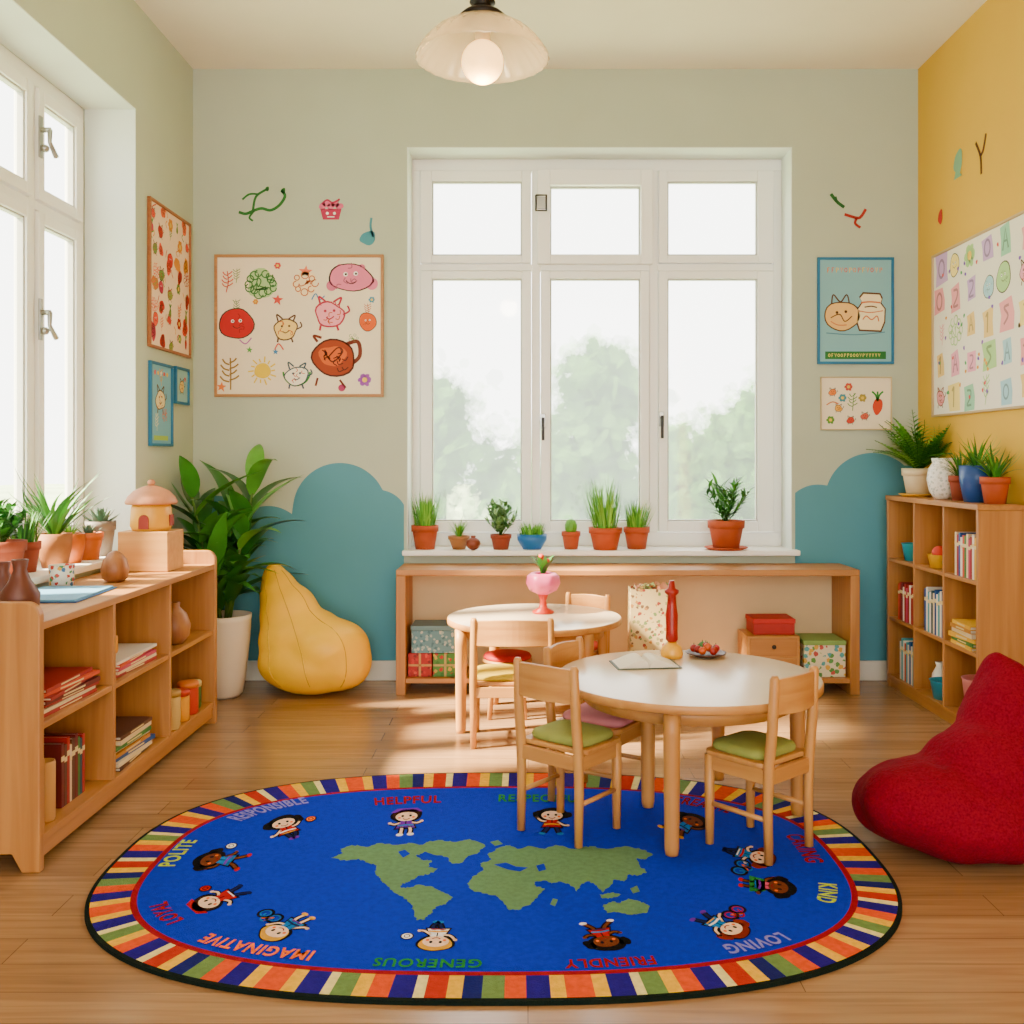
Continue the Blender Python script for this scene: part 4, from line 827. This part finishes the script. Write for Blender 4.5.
def dBig(f,w,h):
    grid(7,5,['#a8d088','#eca0bc','#f0d880','#c4a0d4','#a0ccdc','#ec9ca4','#90c8a8','#e8c478'],12,.080,.8,.5,True)(f,w,h)
    f.up(); rr=random.Random(4)
    for k in range(46):
        x=rr.uniform(-w*.9,w*.9);y=rr.uniform(-h*.85,h*.85); f.blob(x,y,.010,ink(rr.choice(['#d05050','#50a060','#7850b8','#e09830'])),seed=k)
poster('right',4.76,1.905,1.28,.87,mat('#b89c70',.6),mat('#ece6d8',.85),dBig,'large white poster of pastel letter and animal doodles in thin frame',.012)
def sticker(wall,a,z,draw,label,name='wall_sticker'):
    m=MB(); f=Flat(m,lambda x,y,z:(x,y,z),.002,.0008); draw(f); o=m.obj(name,loc=wloc(wall,a,z),rot=WR[wall],fixn=False)
    s=o.modifiers.new('s','SOLIDIFY'); s.thickness=.0007
    return tag(o,label,'wall decoration')
def lz(f):
    m=ink('#1f6a24'); f.smooth([(-.13,-.04),(-.09,-.05),(-.04,-.03),(.0,-.02),(.05,-.03),(.1,.0),(.13,.05),(.11,.08)],.016,m); f.smooth([(-.05,-.03),(-.04,.03),(-.02,.06),(.03,.09)],.013,m); f.smooth([(-.04,-.03),(-.07,-.07),(-.05,-.09)],.011,m); f.smooth([(-.02,.06),(-.07,.06),(-.11,.03)],.011,m); f.blob(.12,.08,.014,m); f.blob(.03,.09,.012,m)
sticker('back',X(262,YB),Z(205,YB),lz,'green twisting vine sticker on the wall')
def cup(f):
    f.poly([(-.045,-.06),(.045,-.06),(.06,.0),(-.06,.0)],ink('#b01c4c'))
    for k in range(5): f.blob(-.048+.024*k,.015+(.012 if k%2 else 0),.02,ink('#e06088'),seed=k)
    f.up(); f.smooth([(-.05,.03),(-.02,.05),(.01,.035),(.05,.055)],.01,ink('#b01c4c')); f.disc(-.02,-.025,.008,white); f.disc(.02,-.025,.008,white); f.smooth([(-.02,-.045),(.02,-.045)],.005,white)
sticker('back',X(331,YB),Z(209,YB),cup,'pink cupcake sticker on the wall')
sticker('back',X(368,YB),Z(232,YB),lambda f:(f.blob(0,-.035,.048,ink('#3e8898'),.036),f.smooth([(.03,-.03),(.015,.03),(.02,.08)],.013,ink('#3e8898'))),'blue-green whale sticker on the wall')
sticker('back',X(837,YB),Z(202,YB),lambda f:(f.smooth([(-.035,.045),(0,.0),(.04,-.03)],.018,ink('#1c6024')),f.smooth([(0,0),(-.01,.03)],.012,ink('#1c6024'))),'small green leaf sticker on the wall')
sticker('back',X(855,YB),Z(218,YB),lambda f:(f.smooth([(-.06,.02),(.01,.0),(.035,.01),(.06,.05)],.016,ink('#a01c0c')),f.smooth([(.01,.0),(.0,-.03),(.03,-.055)],.014,ink('#a01c0c'))),'red branching twig sticker on the wall')
sticker('right',5.10,Z(162,5.10),lambda f:(f.blob(0,0,.055,ink('#7aa888'),.055),f.poly([(-.02,-.03),(.05,-.08),(-.05,-.08)],ink('#7aa888'))),'pale green fish sticker on yellow wall')
sticker('right',4.85,Z(156,4.85),lambda f:(f.smooth([(.01,-.09),(0,.0),(-.05,.08)],.016,ink('#5a2c0c')),f.smooth([(0,0),(.03,.02),(.06,.09)],.016,ink('#5a2c0c'))),'brown twig sticker on yellow wall')
sticker('right',5.32,Z(217,5.32),lambda f:(f.blob(0,0,.03,ink('#b82408'),.035)),'small red dot sticker on yellow wall')
# ---------------------------------------------------------------- books
pagem=mat('#e8e0ce',.8)
def book(x,y,z,th,dp,ht,rz,col,label,group=None,flat=False):
    m=MB(); c=mat(col,.55); q=.0025
    if not flat:
        m.box(-th/2,-th/2+q,0,dp,0,ht,c); m.box(th/2-q,th/2,0,dp,0,ht,c); m.box(-th/2+q,th/2-q,0,q,0,ht,c); m.box(-th/2+q,th/2-q,q,dp-.004,.003,ht-.003,pagem)
        m.box(-th/2-.0004,th/2+.0004,-.0006,.001,ht*.72,ht*.8,mat('#d8c488',.6))
    else:
        m.box(-ht/2,ht/2,0,dp,0,q,c); m.box(-ht/2,ht/2,0,dp,th-q,th,c); m.box(-ht/2,ht/2,0,q,q,th-q,c); m.box(-ht/2+.003,ht/2-.003,q,dp-.004,q,th-q,pagem)
        m.box(-ht*.2,ht*.2,-.0006,.001,th*.3,th*.7,mat('#d8c488',.6))
    o=m.obj('book',loc=(x,y,z),rot=(0,0,rz)); return tag(o,label,'book',group)
BC={'red':'#981008','orange':'#c84010','dark red':'#620a08','ochre':'#b87810','cream':'#d8c49c','blue':'#10468a','green':'#327028','brown':'#522a14','dark teal':'#144050','yellow':'#d8a408','pink':'#b42c54','white':'#dcd4c6','pale teal':'#4498a4'}
def stack(x,y,z,cols,group,where,dp=.19,ht=.26,th=.02,rz=pi/2):
    zz=z+.0008
    for i,c in enumerate(cols):
        j=R.uniform(-.07,.07); t2=th*R.uniform(.8,1.25); book(x+R.uniform(-.012,.004),y+R.uniform(-.015,.015),zz,t2,dp,ht*R.uniform(.85,1),rz+j,BC[c],c+' book lying flat in a stack '+where,group,True); zz+=t2+.0008
    return zz
def row(x,y,z,specs,group,where,rz,dp=.13):
    yy=y
    for (c,th,ht) in specs:
        book(x,yy+th/2,z+.0008,th,dp,ht,rz,BC[c],c+' upright book '+where,group); yy+=th+.0015
xs=-1.50
stack(xs,3.30,.44,['red','cream','red','dark red','red','orange','red'],'red picture books on the shelf','in the low bookcase',.22,.40,.013)
row(xs-.03,3.28,.10,[('dark red',.02,.21),('brown',.018,.2),('red',.018,.22),('cream',.014,.19),('brown',.022,.205),('dark red',.02,.215),('green',.014,.2),('dark teal',.016,.19),('red',.018,.2)],'dark upright books on the bottom shelf','in the low bookcase',pi/2,.2)
zz=stack(xs,3.84,.44,['red','cream','pink','orange','white'],'picture books on the shelf','in the low bookcase',.2,.42,.012)
stack(xs,3.82,.10,['brown','cream','blue','ochre','white','green','cream','brown'],'stacked books on the bottom shelf','in the low bookcase',.2,.34,.014)
def cyl(name,x,y,z,r,h,m_,label,cat,lid=None,group=None):
    e=thing(name,(x,y,z+.0008),label,cat,group=group); m=MB(); m.lathe([(r*.9,0),(r,.008),(r,h-.006),(r*.94,h),(r*.86,h),(r*.84,.01)],m_,26); m.obj('body',e)
    if lid:
        m=MB(); m.lathe([(r*1.04,h+.0005),(r*1.04,h+.02),(r*.95,h+.024)],lid,26,cap1=True); m.obj('lid',e)
    return e
cyl('canister',-1.52,3.09,.10,.024,.22,mat('#a06c30',.6),'tall tan cardboard canister on bottom shelf','canister')
cyl('canister',-1.53,3.17,.10,.030,.19,mat('#c09050',.6),'tan cardboard canister beside upright books','canister')
for i,(yy,c,hh) in enumerate(((3.70,'#c83c08',.06),(3.765,'#2f6a2c',.05),(3.83,'#d89010',.065))):
    cyl('jar',-1.60,yy,zz+.0005,.028,hh,mat(c,.4),['small orange','small green','small ochre'][i]+' jar on stacked books','jar')
for i,(yy,xx,c,hh) in enumerate(((4.24,-1.52,'#bc9c58',.14),(4.38,-1.53,'#d89404',.11),(4.50,-1.53,'#b82c08',.12),(4.40,-1.64,'#c87014',.17),(4.60,-1.55,'#406c28',.10))):
    cyl('canister',xx,yy,.10,.045,hh,mat(c,.5),['beige','yellow','orange-red','amber','green'][i]+' lidded canister on bottom shelf','canister',mat(['#a07c38','#b82c08','#d07010','#a04410','#d0bc78'][i],.5))
m=MB(); vb=wood('#84502a','#a06c3c','z'); m.lathe([(.035,0),(.06,.03),(.068,.08),(.05,.13),(.02,.16),(.023,.18),(.015,.18)],vb,28); tag(m.obj('wooden_vase',loc=(-1.54,4.36,.441)),'turned brown wooden gourd vase on shelf','vase')
ttz=.753
e=thing('folder',(-1.70,3.62,ttz),'pale blue folder lying flat on the low bookcase','folder',.06)
m=MB(); m.box(-.14,.14,-.2,.2,0,.004,mat('#14508c',.5)); m.obj('cover',e,bevel=.001); m=MB(); m.box(-.13,.13,-.19,.19,.0045,.010,mat('#68a4cc',.6)); m.obj('paper_sheet',e)
m=MB(); m.lathe([(.03,0),(.048,.015),(.055,.05),(.045,.09),(.025,.115),(.008,.125)],wood('#7c4620','#a86c38','z'),28,cap1=True); tag(m.obj('wooden_egg',loc=(-1.66,4.02,ttz)),'striped turned wooden egg ornament','ornament')
for (xx,yy,hh,lb) in ((-1.585,3.12,.18,'reddish-brown bottle-shaped clay vase on bookcase'),(-1.70,3.24,.16,'small brown clay vase beside taller one')):
    m=MB(); k=hh/.17; m.lathe([(.03*k,0),(.052*k,.03*k),(.055*k,.07*k),(.03*k,.11*k),(.018*k,.14*k),(.024*k,.17*k),(.016*k,.17*k)],mat('#5c2a1a',.5,.1),28); tag(m.obj('clay_vase',loc=(xx,yy,.7530)),lb,'vase')
cupm=dots('#d8d4c8',['#b83020','#2f6090','#d09028','#36804a'],50)
m=MB(); m.lathe([(.036,0),(.044,.004),(.047,.085),(.044,.085),(.04,.01)],cupm,26); tag(m.obj('cup',loc=(-1.80,3.86,.753)),'colourfully patterned cup near the side sill','cup')
m=MB(); m.box(-.11,.11,-.1,.1,0,.175,wood('#b8803c','#cc9650','x')); tag(m.obj('wooden_box',loc=(-1.68,4.46,ttz),bevel=.004),'plain light wooden cube block on the low bookcase','box')
e=thing('toy_house',(-1.68,4.46,ttz+.176),'yellow-orange round toy house with domed peach roof','toy')
m=MB(); m.lathe([(.08,0),(.09,.02),(.085,.1),(.08,.115)],mat((.70,.34,.0),.45),30,cap1=True); m.obj('body',e)
rf=mat((.56,.22,.09),.5,.1,30)
m=MB(); m.lathe([(.108,.116),(.112,.125),(.1,.15),(.075,.175),(.04,.192),(.012,.2)],rf,30,cap1=True); m.lathe([(.012,.2),(.018,.212),(.01,.225)],rf,14,cap1=True); m.obj('roof',e)
dm=mat('#8c2008',.5)
m=MB(); m.prism([(-.022,.01),(.022,.01)]+[(.022*math.cos(a),.05+.022*math.sin(a)) for a in [pi*k/8 for k in range(9)]],-.093,-.087,'xz',dm); m.box(.086,.093,-.02,.02,.02,.07,dm); m.obj('door',e)
rz=-pi/2; xf=1.99
c1=ry0+.03; c2=ry0+ds[0]+.022; c3=ry0+ds[1]+.022
g='books in the tall bookcase'
row(xf,c1+.03,.705,[('yellow',.02,.19),('white',.02,.2),('red',.016,.19),('pink',.02,.18),('cream',.018,.2),('green',.02,.19),('orange',.018,.19),('white',.02,.18),('blue',.018,.2),('red',.018,.19),('cream',.02,.2)],g,'on the upper shelf',rz,.12)
row(xf,c2+.02,.385,[('blue',.02,.22),('white',.02,.22),('pale teal',.02,.21),('white',.018,.2),('blue',.02,.22),('cream',.018,.2),('dark teal',.02,.21),('white',.02,.2),('pale teal',.018,.2),('white',.02,.22),('blue',.02,.21)],g,'on the middle shelf',rz,.12)
row(xf,c3+.02,.385,[('red',.022,.2),('red',.02,.19),('white',.02,.2),('red',.022,.2),('pink',.02,.18),('red',.022,.2),('white',.02,.18),('dark red',.02,.2),('red',.022,.2),('orange',.022,.19)],g,'on the middle shelf',rz,.12)
row(xf,c3+.02,.07,[('pale teal',.022,.22),('white',.02,.2),('blue',.022,.22),('white',.02,.2),('pale teal',.02,.21),('orange',.02,.2),('white',.02,.21),('pale teal',.022,.22),('white',.02,.2)],g,'on the bottom shelf',rz,.12)
stack(xf,c1+.17,.385,['yellow','green','yellow','cream','ochre','yellow'],'flat yellow books on the middle shelf','in the tall bookcase',.13,.26,.018,rz)
def bin_(name,x,y,z,r,h,col,label,cat='bin'):
    m=MB(); m.lathe([(r*.78,0),(r,h*.96),(r*1.06,h),(r*.95,h),(r*.74,.008)],mat(col,.4),28); return tag(m.obj(name,loc=(x,y,z+.0008)),label,cat)
bin_('basket',2.06,c3+.18,.705,.07,.09,'#1ca4bc','turquoise round basket on the upper shelf','basket')
bin_('basket',2.05,c2+.20,.705,.06,.065,'#e8b408','yellow round basket on the upper shelf','basket')
m=MB(); m.ell((0,0,.034),(.034,.034,.033),mat('#4a8420',.6),20,12); tag(m.obj('toy_ball',loc=(2.04,c2+.07,.7065)),'green toy ball on the upper shelf','toy')
m=MB(); m.ell((0,0,.035),(.04,.04,.034),mat('#d8340c',.6)); tag(m.obj('toy_ball',loc=(2.05,c2+.20,.745)),'orange toy ball in the yellow basket','toy')
m=MB(); m.lathe([(.03,0),(.045,.02),(.05,.06),(.03,.1),(.02,.12),(.024,.13),(.015,.13)],mat('#d89c10',.4),24); tag(m.obj('jug',loc=(2.06,c3+.055,.706)),'small yellow jug on the upper shelf','jug')
bin_('bowl',2.05,c2+.13,.07,.075,.09,'#1898bc','turquoise bowl on the bottom shelf','bowl')
m=MB(); m.lathe([(.025,0),(.045,.04),(.04,.09),(.02,.13),(.026,.15),(.018,.15)],white,26); tag(m.obj('vase',loc=(2.08,c2+.27,.0708)),'small white vase on the bottom shelf','vase')
bin_('bin',2.055,c1+.12,.07,.082,.18,'#d07c7c','pink plastic bin on the bottom shelf')
# bench contents
bz0=.0856
def gbox(x,y,z,w,dp,h,m_,label,lid=None,ribbon=None):
    e=thing('storage_box',(x,y,z),label,'box'); m=MB(); m.box(-w/2,w/2,-dp/2,dp/2,0,h,m_)
    m.obj('body',e,bevel=.003)
    if lid: m=MB(); m.box(-w/2-.004,w/2+.004,-dp/2-.004,dp/2+.004,h+.0005,h+.025,lid); m.obj('lid',e,bevel=.003)
    if ribbon: m=MB(); m.box(-.006,.006,-dp/2-.0015,-dp/2-.0001,.0,h,ribbon); m.box(-w/2,w/2,-dp/2-.0015,-dp/2-.0001,h*.45,h*.54,ribbon); m.obj('ribbon',e)
    return e
yy=5.42
gbox(-.575,yy,bz0,.125,.2,.125,dots('#9c100c',['#b81c14','#6a0c08','#c8402c'],50),'red gift box with ochre ribbon on the bench shelf',None,mat('#b88848',.6))
gbox(-.44,yy,bz0,.13,.2,.125,dots('#3f7a30',['#a82014','#2f6a24','#b89838'],40),'green and red patterned gift box',None,mat('#a89858',.6))
gbox(-.50,yy,bz0+.1262,.24,.2,.12,dots('#5a8490',['#98aca8','#3f6a78','#b8b8a8'],50),'grey-teal patterned storage box stacked on gift boxes',mat('#5f8088',.6))
e=thing('drawer_box',(X(769,5.4),yy,bz0),'small wooden two-drawer chest on the bench shelf','drawers')
m=MB(); m.box(-.14,.14,-.12,.12,0,.22,beechx); m.obj('body',e,bevel=.004)
for zz in (.01,.115):
    m=MB(); m.box(-.125,.125,-.127,-.1205,zz,zz+.095,shelfx); dr=m.obj('drawer',e,bevel=.002); m=MB(); m.ell((0,-.136,zz+.05),(.012,.009,.012),black,14,8); m.obj('knob',dr)
gbox(X(771,5.4),yy,bz0+.2215,.22,.18,.06,mat('#a00c04',.6,.08,30),'flat red box on the small drawer chest',mat('#b8140a',.6))
gbox(X(820,5.4),yy,bz0,.22,.22,.17,dots('#d4ceb0',['#4f8a40','#b84840','#d0a038','#4a98a0'],32),'cream patterned storage box with green lid',mat('#7a9c50',.6))
# floral bag
e=thing('paper_bag',(.62,5.02,0),'tall floral patterned paper bag standing on the floor','bag')
fl=dots('#ccb27a',['#903428','#667c48','#b07838','#725238','#908854'],42,.8,.38)
m=MB(); w2,d2,h2=.115,.075,.60
vs=[];n=10
for j in range(n+1):
    z=h2*j/n; k=1-.04*j/n
    vs+=[(-w2*k,-d2*k,z),(w2*k,-d2*k,z),(w2*k,d2*k,z),(-w2*k,d2*k,z)]
fs=[(j*4+k,j*4+(k+1)%4,j*4+4+(k+1)%4,j*4+4+k) for j in range(n) for k in range(4)]+[(0,1,2,3)]
m.add(vs,fs,fl); o=m.obj('body',e); s_=o.modifiers.new('s','SOLIDIFY'); s_.thickness=.003
m=MB()
for k in range(30):
    a=R.uniform(0,6.28); m.leaf((R.uniform(-.09,.09),R.uniform(-.05,.05),h2-.03),a,.065,.05,R.uniform(.2,.9),.4,R.choice([mat('#bda878',.8),mat('#7a8a4c',.8),mat('#a86a4c',.8)]),3)
m.obj('tissue_paper',e,fixn=False)
# table items
T1=RZ+.478+.0005; 
e=thing('candle_holder',(X(671,3.82),3.80,T1),'tall red candlestick figure on yellow base on table','candlestick')
m=MB(); m.lathe([(.040,0),(.043,.016),(.036,.04),(.018,.058)],mat((.80,.38,.0),.4),24,cap1=True); m.obj('base',e)
m=MB(); m.lathe([(.016,.059),(.024,.068),(.022,.1),(.024,.16),(.018,.2),(.016,.235),(.027,.245),(.027,.255),(.014,.262),(.01,.29)],mat('#940604',.35),24,cap1=True); m.obj('stem',e)
e=thing('open_book',(X(645,3.66),3.66,T1),'open picture book lying on the round table','book',.12)
m=MB(); m.box(-.118,.118,-.080,.080,0,.003,mat('#3a4a3c',.6)); m.obj('cover',e)
for sx in (-1,1):
    m=MB(); pts=[(sx*(.001+.108*k/14),.0036+.026*math.sin(pi*min(1,(k/14)**.55))*(1-.35*k/14)+.004*(1-k/14)) for k in range(15)]
    m.prism([(sx*.001,.0034)]+pts+[(sx*.109,.0034)],-.072,.072,'xz',pagem); m.obj('page_block',e)
e=thing('fruit_plate',(X(704,3.86),3.82,T1),'small plate on the round table','plate')
m=MB(); m.lathe([(.04,0),(.075,.012),(.078,.016),(.07,.012),(.035,.005)],mat('#5c3218',.5),30,cap1=True); m.obj('dish',e)
for i in range(11):
    a=i*2.4; q=.014*math.sqrt(i); c=['#981008','#3f7a2c','#c8500c','#b82444','#981008'][i%5]
    m=MB(); m.ell((0,0,.015),(.015,.015,.015),mat(c,.4),14,9); m.lathe([(.002,.028),(.0015,.036)],mat('#3f6a2c',.6),6,cap1=True)
    tag(m.obj('berry',loc=(X(704,3.86)+q*math.cos(a)*1.1,3.82+q*math.sin(a)*1.1,T1+.012+(.012 if i<3 else 0))),['red','green','orange','pink','red'][i%5]+' berry on the small plate','fruit','fruit on the plate')
T2=.5005
e=thing('flower_goblet',(X(543,4.9),4.84,T2),'pink tulip-shaped goblet with green leaves on red stem','ornament')
m=MB(); m.lathe([(.05,0),(.054,.008),(.022,.025),(.014,.06),(.026,.09)],mat('#c42c06',.4),26,cap1=True); m.obj('stem',e)
m=MB(); m.lathe([(.024,.09),(.064,.11),(.080,.145),(.074,.18),(.056,.195),(.05,.19)],mat('#d85084',.4),30,wob=lambda a,z:1+.04*math.cos(6*a)); m.obj('cup',e)
m=MB()
for k in range(9): m.leaf((0,0,.18),k*.7,.12,.04,.2+.1*(k%3),.8,greens[k%3],5)
for k in range(4): m.leaf((0,0,.085),k*1.57+.5,.09,.04,1.1,.3,greens[k%3],4)
for k in range(3): m.ell((.02*math.cos(k*2.1),.02*math.sin(k*2.1),.25+.012*k),(.014,.014,.014),mat('#d8300c',.5),10,7)
m.obj('leaves',e,fixn=False)
# ---------------------------------------------------------------- lights, world, camera
w=bpy.data.worlds.new('w'); scene.world=w; w.use_nodes=True; bg=w.node_tree.nodes['Background']; bg.inputs[0].default_value=(1,.975,.925,1); bg.inputs[1].default_value=7.8
sl=bpy.data.lights.new('sun','SUN'); sl.energy=68; sl.angle=.07; sl.color=(1,.83,.58); so=bpy.data.objects.new('sun',sl); scene.collection.objects.link(so)
so.rotation_euler=Vector((1,.30,-.80)).to_track_quat('-Z','Y').to_euler(); so.location=(-5,0,6)
pl=bpy.data.lights.new('bulb_light','POINT'); pl.energy=16; pl.color=(1,.78,.5); pl.shadow_soft_size=.07; po=bpy.data.objects.new('bulb_light',pl); scene.collection.objects.link(po); po.location=(px0,pyd,2.49)
al=bpy.data.lights.new('added_fill','AREA'); al.shape='RECTANGLE'; al.size=3; al.size_y=2; al.energy=12; al.color=(1,.88,.7); ao=bpy.data.objects.new('added_fill',al); scene.collection.objects.link(ao); ao.location=(.1,-.4,3.38); ao.rotation_euler=(.35,0,0)  # added soft fill behind the camera, no fixture hangs there
cam=bpy.data.cameras.new('camera'); co=bpy.data.objects.new('camera',cam); scene.collection.objects.link(co); co.location=(0,0,HC); co.rotation_euler=(pi/2,0,0)
cam.sensor_width=36; cam.lens=36*1000/1024; cam.shift_x=-(528-512)/1024; cam.shift_y=-(512-458)/1024; cam.clip_start=.05
scene.camera=co
